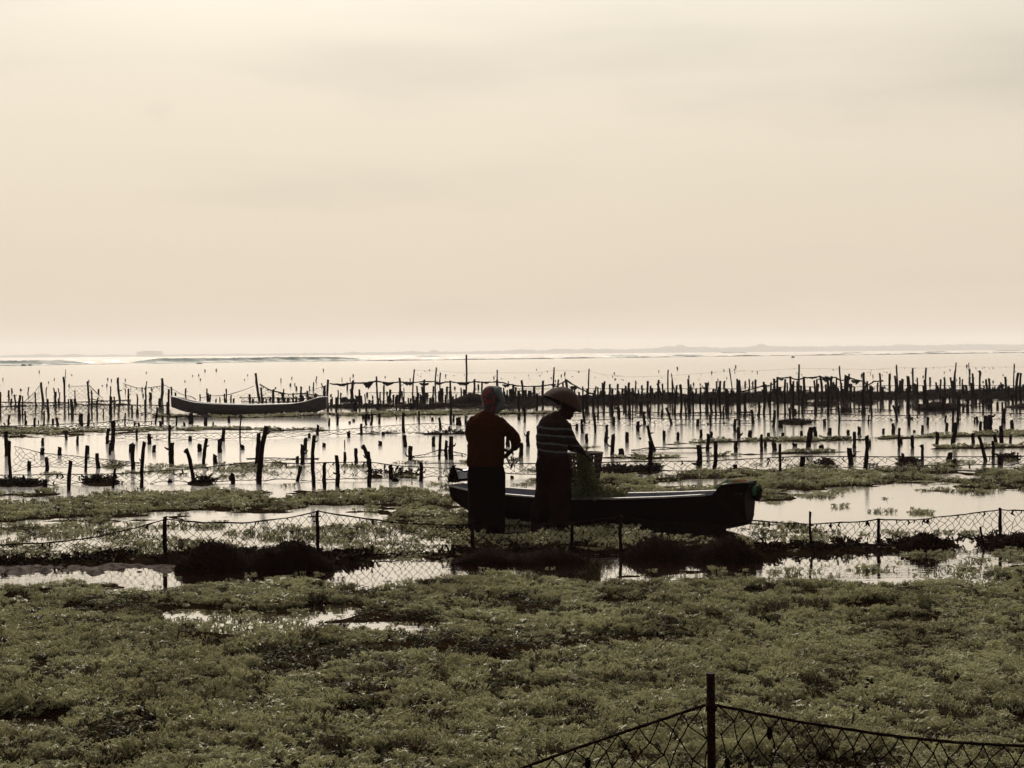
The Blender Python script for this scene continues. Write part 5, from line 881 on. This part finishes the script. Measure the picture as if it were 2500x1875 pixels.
def stripemat():
    m, n = newmat('striped_jersey'); out = n.nodes.new('ShaderNodeOutputMaterial'); p = n.nodes.new('ShaderNodeBsdfPrincipled'); t = n.nodes.new('ShaderNodeTexCoord'); sp = n.nodes.new('ShaderNodeSeparateXYZ')
    n.links.new(t.outputs['Object'], sp.inputs[0]); a = n.nodes.new('ShaderNodeMath'); a.operation = 'MULTIPLY_ADD'; n.links.new(sp.outputs['X'], a.inputs[0]); a.inputs[1].default_value = .10
    wn = n.nodes.new('ShaderNodeTexNoise'); wn.inputs['Scale'].default_value = 6; n.links.new(t.outputs['Object'], wn.inputs['Vector']); wa = n.nodes.new('ShaderNodeMath'); wa.operation = 'MULTIPLY_ADD'; n.links.new(wn.outputs['Fac'], wa.inputs[0]); wa.inputs[1].default_value = .045; n.links.new(sp.outputs['Z'], wa.inputs[2]); n.links.new(wa.outputs[0], a.inputs[2])
    mr_ = n.nodes.new('ShaderNodeMapRange'); n.links.new(a.outputs[0], mr_.inputs[0]); mr_.inputs[1].default_value = .78; mr_.inputs[2].default_value = 1.26
    dk = (.009, .0025, .0025); md = (.022, .010, .009); pl = (.068, .071, .078); gy = (.055, .058, .07)
    pts = [(0, gy), (.085, gy), (.10, dk)]
    for c in (.235, .40, .575, .735):
        pts += [(c - .075, dk), (c - .06, md), (c - .045, dk), (c - .022, dk), (c - .018, pl), (c + .020, pl), (c + .030, dk)]
    pts += [(.90, md), (1, gy)]
    r = n.nodes.new('ShaderNodeValToRGB')
    r = ramp(n.nodes, [(max(0, min(1, a_)), b_) for a_, b_ in pts][:32]); n.links.new(mr_.outputs[0], r.inputs[0]); n.links.new(r.outputs[0], p.inputs['Base Color']); p.inputs['Roughness'].default_value = .9; p.inputs['Specular IOR Level'].default_value = .1
    n.links.new(p.outputs[0], out.inputs[0]); return m
STRIPE = stripemat()

def hand(b, w, d, palm_up, scale=1.0, grip=.5, thumb_side=1):
    """palm + five unequal curled fingers; w wrist, d pointing direction"""
    d = Vector(d).normalized(); n_ = Vector(palm_up).normalized(); s = d.cross(n_).normalized(); n_ = s.cross(d).normalized(); w = Vector(w)
    b.tube([w - d * .01, w + d * .03, w + d * .075], [.024 * scale, .036 * scale, .038 * scale], 8, ry=[.02 * scale, .016 * scale, .014 * scale], up=tuple(n_))
    for k, (ln_, of) in enumerate(((.066, -.027), (.076, -.009), (.070, .009), (.055, .026))):
        p = w + d * .070 * scale + s * of * scale; dd = d.copy(); pts = [p - d * .015]
        for q in range(3):
            pts.append(p + dd * (ln_ * (.45, .32, .23)[q]) * scale); p = pts[-1]; dd = (dd - n_ * grip * (.6 + .3 * q)).normalized()
        b.tube(pts, [.0095, .0088, .008, .0065], 6)
    p = w + d * .025 * scale + s * thumb_side * -.03 * scale; dd = (d * .6 - s * thumb_side * .8 - n_ * .3).normalized(); b.tube([p, p + dd * .03, p + dd * .03 + (dd + d).normalized() * .028], [.012, .0105, .008], 6)
def head(b, c, look, scale=1.0):
    """skull, jaw, nose, ears, eye sockets; look = unit vector"""
    f_ = Vector(look).normalized(); s = f_.cross(Vector((0, 0, 1))).normalized(); u_ = s.cross(f_); c = Vector(c); Mx = Matrix((s, f_, u_)).transposed()
    b.ball(c, .09 * scale, (.84, 1.03, 1.12), 18, 14, Mx); b.ball(c + f_ * .025 - u_ * .055, .058 * scale, (.9, .95, 1.05), 14, 10, Mx)
    b.tube([c + f_ * .088 + u_ * .015, c + f_ * .104 - u_ * .012, c + f_ * .108 - u_ * .024], [.008, .012, .015], 8)
    b.ball(c + f_ * .086 - u_ * .055, .02, (1.2, .5, .45), 10, 6, Mx); b.ball(c + f_ * .08 - u_ * .085, .022, (1, .8, .8), 10, 6, Mx)
    for k in (-1, 1): b.ball(c + s * k * .077 - u_ * .005 - f_ * .005, .022, (.35, .8, 1.35), 8, 8, Mx); b.ball(c + s * k * .03 + f_ * .083 + u_ * .012, .012, (1.2, .7, .8), 8, 6, Mx)
EYE = pmat('eye', (.03, .02, .02), None, .2, 10, 0)

def folds(o, size, strength, seed=0):
    me = o.data; n = len(me.vertices); co = np.empty(n * 3); me.vertices.foreach_get('co', co); co = co.reshape(-1, 3); no = np.empty(n * 3); me.vertices.foreach_get('normal', no); no = no.reshape(-1, 3)
    a = np.arctan2(co[:, 1], co[:, 0]); f = fbm(a * 2.2 + seed + co[:, 2] * 1.3 / size * .3, co[:, 2] / size * .55 + a * 1.1, 3) - .5; g = np.abs(fbm(co[:, 0] / size + 9, co[:, 2] / size * .8 + co[:, 1] / size + seed, 2) - .5)
    co = co + no * (f * strength - g * strength * 1.4)[:, None]; me.vertices.foreach_set('co', co.ravel()); me.update()
def place(e, x, ybase, Y):
    p = at(x, ybase, Y); e.location = p
# ---- person in rust sweater (seen from behind)
YW = 18.15; e = empty('person', tuple(at(1187, 1287, YW))); e.location.z = .0; SC = 1.0
zt = at(1187, 942, YW).z                                  # head top height
k = zt / 1.53
def S_(L): return [(a * k, b_ * k, c * k) for a, b_, c in L]
b = MB()
look = Vector((.45, .82, -.30)); hc = (.055, .03, 1.405)
head(b, Vector(hc) * k, look, .98)
b.tube(S_([(.02, 0, 1.20), (.03, .01, 1.27), (.045, .02, 1.36)]), [.06 * k, .05 * k, .05 * k], 12)
b.tube(S_([(0, 0, .72), (0, 0, .85), (0, 0, 1.0), (0, -.005, 1.12), (.01, 0, 1.19), (.015, 0, 1.235)]), [.15, .14, .14, .15, .13, .06], 16, ry=[.10, .10, .10, .10, .08, .05])
for sx in (-1, 1):
    b.tube(S_([(sx * .08, 0, .76), (sx * .085, .01, .42), (sx * .085, 0, .10), (sx * .085, 0, .04)]), [.085, .055, .04, .04], 10)
    b.tube(S_([(sx * .085, -.04, .03), (sx * .09, .05, .035), (sx * .095, .14, .02)]), [.03, .038, .03], 8, ry=[.03, .032, .018])
# right arm: shoulder, elbow, wrist
b.tube(S_([(.14, 0, 1.17), (.245, .0, 1.07), (.325, .03, .955)]), [.052, .045, .036], 10); b.tube(S_([(.325, .03, .955), (.31, .12, .88), (.275, .18, .845)]), [.036, .032, .024], 10)
b.tube(S_([(-.15, 0, 1.16), (-.175, .03, 1.03), (-.13, .08, .92)]), [.052, .045, .036], 10); b.tube(S_([(-.13, .08, .92), (.02, .19, .88), (.15, .22, .87)]), [.036, .03, .024], 10)
hand(b, Vector((.275, .18, .845)) * k, (-.35, .25, -.35), (.1, .3, 1), .95, .7, -1); hand(b, Vector((.15, .22, .87)) * k, (.6, .1, -.3), (0, .3, 1), .95, .7, 1)
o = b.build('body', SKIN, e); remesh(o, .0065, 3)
b = MB()   # sweater: torso and sleeves in one surface
b.tube(S_([(.0, 0, .685), (.0, .0, .71), (0, 0, .78), (.002, 0, .88), (.005, -.005, 1.0), (.0, -.01, 1.10), (.01, -.005, 1.17), (.02, 0, 1.225), (.028, .005, 1.262)]), [.196, .206, .205, .202, .198, .196, .178, .115, .06], 28, ry=[.135, .14, .14, .135, .135, .13, .11, .08, .055])
b.tube(S_([(.08, 0, 1.165), (.165, 0, 1.12), (.25, .0, 1.055), (.305, .02, .985), (.325, .04, .935)]), [.082, .078, .066, .058, .054], 14)
b.tube(S_([(.315, .03, .955), (.315, .09, .90), (.295, .15, .865)]), [.056, .048, .038], 14)
b.tube(S_([(-.08, 0, 1.16), (-.135, .0, 1.10), (-.155, .03, 1.0), (-.12, .08, .90)]), [.095, .078, .062, .055], 14); b.tube(S_([(-.12, .08, .91), (.02, .18, .875), (.12, .21, .865)]), [.054, .045, .038], 14)
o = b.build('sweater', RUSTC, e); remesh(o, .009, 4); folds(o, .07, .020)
b = MB()   # long skirt
n_ = 40; vs = []; fs = []; rows = [(.74, .155, .105), (.70, .168, .12), (.665, .182, .13), (.60, .196, .14), (.45, .192, .135), (.30, .188, .13), (.15, .184, .13), (.04, .182, .13), (-.02, .181, .13)]
for z, a, c in rows:
    for q in range(n_):
        th = 2 * math.pi * q / n_; fo = 1 + .05 * math.sin(th * 7 + z * 3) * min(1, (.8 - z) * 1.5) + .012 * math.sin(th * 13 + z * 9); vs.append((a * k * fo * math.cos(th) + .004, c * k * fo * math.sin(th), z * k))
for i in range(len(rows) - 1):
    for q in range(n_): fs.append((i * n_ + q, i * n_ + (q + 1) % n_, (i + 1) * n_ + (q + 1) % n_, (i + 1) * n_ + q))
b.add(vs, fs); o = b.build('skirt', BLACKC, e, smooth=True); m_ = o.modifiers.new('t', 'SOLIDIFY'); m_.thickness = .006
# head scarf: cap + pale tail
f_ = look.normalized(); s_ = f_.cross(Vector((0, 0, 1))).normalized(); u_ = s_.cross(f_); Mx = Matrix((s_, f_, u_)).transposed(); hcv = Vector(hc) * k
b = MB(); b.ball(hcv + u_ * .014 - f_ * .012, .104, (.93, 1.02, 1.10), 20, 14, Mx); b.ball(hcv - f_ * .07 - u_ * .03, .05, (1.1, .8, .9), 12, 10, Mx); b.tube([hcv + Vector((-.01, -.03, -.05)), hcv + Vector((-.012, -.02, -.16))], [.078, .06], 12)
o = b.build('head_scarf', SCARFR, e); remesh(o, .009, 5)
b = MB(); b.tube([hcv + Vector((.005, .0, .105)), hcv + Vector((.05, .0, .085)), hcv + Vector((.09, .015, .02)), hcv + Vector((.115, .03, -.035)), hcv + Vector((.09, .02, -.10)), hcv + Vector((.05, .0, -.15)), hcv + Vector((.03, -.01, -.17))], [.025, .055, .055, .04, .05, .035, .012], 14, ry=[.03, .09, .09, .08, .07, .05, .02], up=(0, 1, 0))
o = b.build('scarf_flap', SCARFP, e); remesh(o, .008, 5)
tag(e, 'person in rust sweater, black skirt and red patterned headscarf, seen from behind', 'person')
# bunch of seaweed in her hands
hb = e.location + Vector((.275, .25, .80)) * k; c = clump('seaweed_bunch', 5, .05, .16, 12, 3, .032, .005, WEEDD); COL.objects.link(c); c.location = hb + Vector((0, 0, -.13)); tag(c, 'small bunch of seaweed held by the person in rust', 'seaweed')

# ---- person in conical hat
YM = 17.95; e = empty('person', tuple(at(1352, 1300, YM))); e.location.z = 0; k = at(1376, 944, YM).z / 1.545
look = Vector((.62, .62, -.55)); hc = (.185, .06, 1.35); b = MB(); head(b, Vector(hc) * k, look, .98)
b.tube(S_([(.045, .0, 1.19), (.085, .01, 1.25), (.15, .03, 1.32)]), [.06, .05, .05], 12)
b.tube(S_([(-.005, 0, .74), (.0, 0, .86), (.0, 0, 1.0), (.01, 0, 1.11), (.03, 0, 1.18), (.05, 0, 1.23)]), [.13, .125, .125, .135, .12, .055], 16, ry=[.095, .095, .09, .09, .08, .05])
for sx, fx_, fy in ((-1, -.205, .10), (1, -.0, -.12)):
    b.tube(S_([(sx * .07, 0, .78), ((sx * .08 + fx_) / 2, fy / 2, .42), (fx_, fy, .10), (fx_, fy, .05)]), [.08, .054, .04, .04], 10)
    b.tube(S_([(fx_ - .04, fy - .02, .03), (fx_ + .04, fy, .04), (fx_ + .13, fy + .04, .02)]), [.03, .04, .03], 8, ry=[.03, .032, .018])
b.tube(S_([(.14, -.02, 1.15), (.165, .0, 1.06), (.21, .03, .945)]), [.05, .045, .038], 10); b.tube(S_([(.21, .03, .945), (.28, .10, .88), (.33, .14, .835)]), [.038, .032, .024], 10)
b.tube(S_([(-.10, .03, 1.14), (-.02, .14, 1.0), (.08, .19, .93)]), [.05, .045, .036], 10); b.tube(S_([(.08, .19, .93), (.20, .24, .88), (.28, .26, .85)]), [.036, .03, .024], 10)
hand(b, Vector((.33, .14, .835)) * k, (.5, .3, -.5), (.3, 0, 1), .95, .5, -1); hand(b, Vector((.28, .26, .85)) * k, (.6, .2, -.4), (.3, 0, 1), .95, .5, 1)
o = b.build('body', SKIN, e); remesh(o, .0065, 3)
b = MB()
b.tube(S_([(-.01, 0, .79), (-.01, 0, .83), (-.01, 0, .90), (-.012, 0, 1.0), (-.005, -.005, 1.09), (.016, -.005, 1.155), (.045, 0, 1.205), (.085, 0, 1.25)]), [.158, .162, .168, .176, .176, .155, .11, .062], 28, ry=[.12, .125, .125, .13, .125, .11, .08, .055])
b.tube(S_([(.09, -.02, 1.15), (.145, -.015, 1.10), (.172, .0, 1.03), (.205, .025, .955)]), [.075, .066, .058, .052], 14); b.tube(S_([(.20, .02, .965), (.25, .07, .91), (.31, .12, .855)]), [.052, .046, .036], 14)
b.tube(S_([(-.08, .03, 1.14), (-.02, .13, 1.02), (.07, .18, .935)]), [.07, .058, .05], 14); b.tube(S_([(.07, .18, .935), (.17, .225, .895), (.25, .25, .865)]), [.05, .042, .036], 14)
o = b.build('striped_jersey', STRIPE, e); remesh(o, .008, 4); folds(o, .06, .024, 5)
b = MB()
b.tube(S_([(-.008, 0, .845), (-.008, 0, .78), (-.008, 0, .70), (-.0, 0, .62), (0, 0, .56)]), [.150, .168, .182, .185, .17], 26, ry=[.115, .13, .14, .14, .13])
b.tube(S_([(-.075, .02, .68), (-.09, .03, .45), (-.14, .06, .25), (-.19, .09, .10)]), [.112, .108, .098, .090], 18); b.tube(S_([(.085, -.02, .68), (.075, -.04, .45), (.06, -.08, .22), (.04, -.11, .10)]), [.118, .118, .112, .105], 18)
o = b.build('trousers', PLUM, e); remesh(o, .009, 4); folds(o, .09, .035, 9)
# scarf under the hat
f_ = look.normalized(); s_ = f_.cross(Vector((0, 0, 1))).normalized(); u_ = s_.cross(f_); Mx = Matrix((s_, f_, u_)).transposed(); hcv = Vector(hc) * k
b = MB(); b.ball(hcv + u_ * .01 - f_ * .02, .098, (.95, 1.0, 1.1), 18, 12, Mx); b.tube([hcv + Vector((-.035, -.02, -.04)), hcv + Vector((-.05, -.02, -.15))], [.07, .06], 12); o = b.build('neck_scarf', HATI, e); remesh(o, .009, 5)
# hat: rounded cone, tilted forward to the right
tilt = Matrix.Rotation(math.radians(24), 3, 'Y') @ Matrix.Rotation(math.radians(-6), 3, 'X'); b = MB(); seg = 48
apex = Vector((.172, .03, 1.528)) * k
prof = [(a_ * 1.12, b_ * 1.12) for a_, b_ in [(0, 0), (.03, -.003), (.07, -.015), (.11, -.038), (.145, -.068), (.172, -.102), (.19, -.135), (.198, -.158), (.196, -.163), (.186, -.140), (.165, -.106), (.14, -.074), (.10, -.044), (.05, -.020), (0, -.014)]]
def lathe(b, prof):
    vs = []; fs = []
    for (rr, z) in prof:
        for q in range(seg):
            th = 2 * math.pi * q / seg; w_ = 1 + .012 * math.sin(3 * th); p = tilt @ Vector((rr * w_ * math.cos(th), rr * w_ * math.sin(th), z)); vs.append(apex + p)
    for i in range(len(prof) - 1):
        for q in range(seg): fs.append((i * seg + q, i * seg + (q + 1) % seg, (i + 1) * seg + (q + 1) % seg, (i + 1) * seg + q))
    b.add(vs, fs)
lathe(b, prof[:8]); ho = b.build('conical_hat', HATM, e, smooth=True)
b = MB(); lathe(b, prof[7:]); b.build('hat_lining', HATI, ho, smooth=True)
b = MB(); b.tube([apex + tilt @ Vector((.222 * math.cos(a), .222 * math.sin(a), -.179)) for a in np.linspace(0, 6.2832, 40)], .005, 6); b.build('hat_rim', HATM, ho, smooth=True)
tag(e, 'person in conical straw hat and striped jersey bending over a basket', 'person')

# ------------------------------------------------------------------ basket and seaweed in the boat
bc = at(1428, 1200, 18.55); bc.z = at(1428, 1196, 18.55).z; e = empty('basket', tuple(bc)); u = 18.55 / F
BK = pmat('dark_woven_basket', (.05, .025, .02), (.025, .012, .01), .7, 20, .4, 60, .2)
H_ = 90 * u; b = MB(); ns_ = 22
def bp(t, h): return Vector((math.cos(t) * (.135 + .055 * h), math.sin(t) * (.12 + .05 * h), h * H_))
for q in range(ns_):
    t = 2 * math.pi * q / ns_; s_ = MB(); s_.tube([bp(t, 0), bp(t + .02, .5), bp(t, 1)], .0105, 4, ry=.004)
    s_.build('stave', BK, e)
for h in (.02, .16, .30, .44, .58, .72, .88):
    s_ = MB(); s_.tube([bp(a, h) * 1 + Vector((0, 0, .006 * math.sin(11 * a))) for a in np.linspace(0, 2 * math.pi, 40)], .012, 5, ry=.006); s_.build('weave_band', BK, e)
s_ = MB(); s_.tube([bp(a, 1.0) for a in np.linspace(0, 2 * math.pi, 40)], .016, 8); s_.build('rim', BK, e, smooth=True)
s_ = MB(); s_.tube([Vector((0, 0, 0)), Vector((0, 0, .015))], .135, 20, ry=.12); s_.build('bottom', BK, e)
tag(e, 'dark slatted basket full of seaweed standing in the dark boat', 'basket')
# seaweed spilling out of the basket and heaped in the boat
WEEDB = leafmat('fresh_seaweed', (.17, .18, .07), (.22, .22, .09), (.10, .10, .04), .4)
b = MB(); r = random.Random(33)
def sprig(p, d, L, th, lev):
    q = p + d * L; b.tube([p, q], [th, th * .8], 3, cap=False)
    if lev:
        for _ in range(2): sprig(q, (d + Vector((r.uniform(-1, 1), r.uniform(-1, 1), r.uniform(-.7, .7))) * .8).normalized(), L * .8, th * .8, lev - 1)
for _ in range(720):
    t = r.random()
    xc = 1424 + 10 * (t - .3) + 10 * (t ** 2); yc = 1106 + 92 * t; wd = 9 + 34 * t ** 1.6; x = xc + r.gauss(0, .42) * wd; y = yc + r.uniform(-6, 6)
    p = at(x, min(y, 1212), 18.38 - .12 * (1 - t) + r.uniform(-.08, .16)); sprig(p, Vector((r.uniform(-1, 1), r.uniform(-1, .3), r.uniform(-.5, 1))).normalized(), r.uniform(.018, .030), .0054, 3)
for _ in range(420):
    t = r.random(); x = 1392 + 130 * t; h = 16 * math.sin(math.pi * min(1, t * .9 + .1)) ** .8 + 2; p = at(x, 1216 - r.random() * h, 18.5 + r.uniform(-.12, .12)); sprig(p, Vector((r.uniform(-1, 1), r.uniform(-1, .5), r.uniform(0, 1))).normalized(), r.uniform(.02, .034), .005, 3)
o = b.build('seaweed_pile', WEEDB); tag(o, 'fresh green seaweed spilling from the basket into the dark boat', 'seaweed', kind='stuff')

# ------------------------------------------------------------------ debris on the near weed
STICKM = pmat('dark_twig', (.03, .014, .010), None, .7, 20, .3)
PALE = pmat('pale_leaf_scrap', (.55, .48, .38), (.38, .32, .24), .6, 20, .3)
TW = [(1598, 1592, 1622, 1570, 'dark twig sticking up below the long weed gap'), (1528, 1680, 1556, 1648, 'dark slanting twig left of the slim fence post'), (1560, 1705, 1640, 1708, 'flat dark twig just left of the slim fence post'), (2052, 1722, 2130, 1728, 'long flat dark twig right of the slim fence post'), (2080, 1766, 2084, 1738, 'dark upright twig above the right fence rope'), (2275, 1742, 2297, 1748, 'short flat dark twig at far right of the weed'),
      (2380, 1785, 2430, 1790, 'flat twig above the rope near the right edge'), (905, 1770, 925, 1742, 'dark twig standing in the weed at bottom centre'), (950, 1690, 972, 1668, 'small dark twig leaning right in the centre weed'), (610, 1830, 625, 1800, 'dark twig at the bottom left of centre'), (433, 1560, 436, 1535, 'tiny upright twig at the left in the weed'), (1480, 1788, 1520, 1794, 'flat twig by the left fence rope')]
for (x0, y0, x1, y1, lb) in TW:
    p = gd(x0, y0, .07); q = at(x1, y1, p.y); b = MB(); mdp = p.lerp(q, .55) + Vector((.004, 0, .004)); b.tube([p, mdp, q], [.0055, .005, .003], 6); b.tube([mdp, mdp + Vector((.014, .004, .016))], [.003, .0015], 5)
    tag(b.build('twig', STICKM, origin=tuple(p)), lb, 'twig')
for (x, y, w, h, lb) in ((1866, 1580, 12, 16, 'pale leaf standing in the weed right of the long gap'), (15, 1815, 14, 18, 'pale scrap of leaf at the bottom left edge'), (400, 1850, 14, 16, 'pale crumpled scrap near the bottom left'), (1325, 1785, 8, 20, 'pale upright leaf scrap left of the foreground rope'), (1030, 1855, 22, 10, 'pale flat scrap at the bottom centre'), (42, 1478, 14, 12, 'small pale scrap at the left under the mud bank'), (1960, 1596, 8, 18, 'thin pale scrap in the weed at right'), (2390, 1680, 10, 12, 'small pale shell near the right edge'), (1405, 1655, 18, 12, 'pale shell left above the slim fence post'), (1930, 1808, 14, 10, 'pale scrap seen through the right fence mesh')):
    g = gd(x, y, .09); u = g.y / F; b = MB(); nn = 6; vs = []
    for i in range(nn + 1):
        t = i / nn; wv = math.sin(math.pi * (t * .85 + .1)) * w * u * .5
        for sx in (-1, 0, 1): vs.append((sx * wv, .01 * math.sin(t * 3) + .006 * abs(sx), h * u * t - .01))
    fs = [(i * 3 + q, i * 3 + q + 1, i * 3 + q + 4, i * 3 + q + 3) for i in range(nn) for q in range(2)]; b.add(vs, fs); o = b.build('leaf_scrap', PALE); o.location = g; m_ = o.modifiers.new('t', 'SOLIDIFY'); m_.thickness = .003; tag(o, lb, 'leaf')

# ------------------------------------------------------------------ haze
b = MB(); X_ = 6500; b.box((0, 2900, 24), (2 * X_, 7400, 52)); hz, hn = newmat('haze_air'); out = hn.nodes.new('ShaderNodeOutputMaterial'); pv = hn.nodes.new('ShaderNodeVolumePrincipled')
pv.inputs['Color'].default_value = (.98, .95, .93, 1); pv.inputs['Density'].default_value = .00020; pv.inputs['Anisotropy'].default_value = .0; hn.links.new(pv.outputs[0], out.inputs['Volume']); o = b.build('haze', hz); tag(o, kind='stuff')
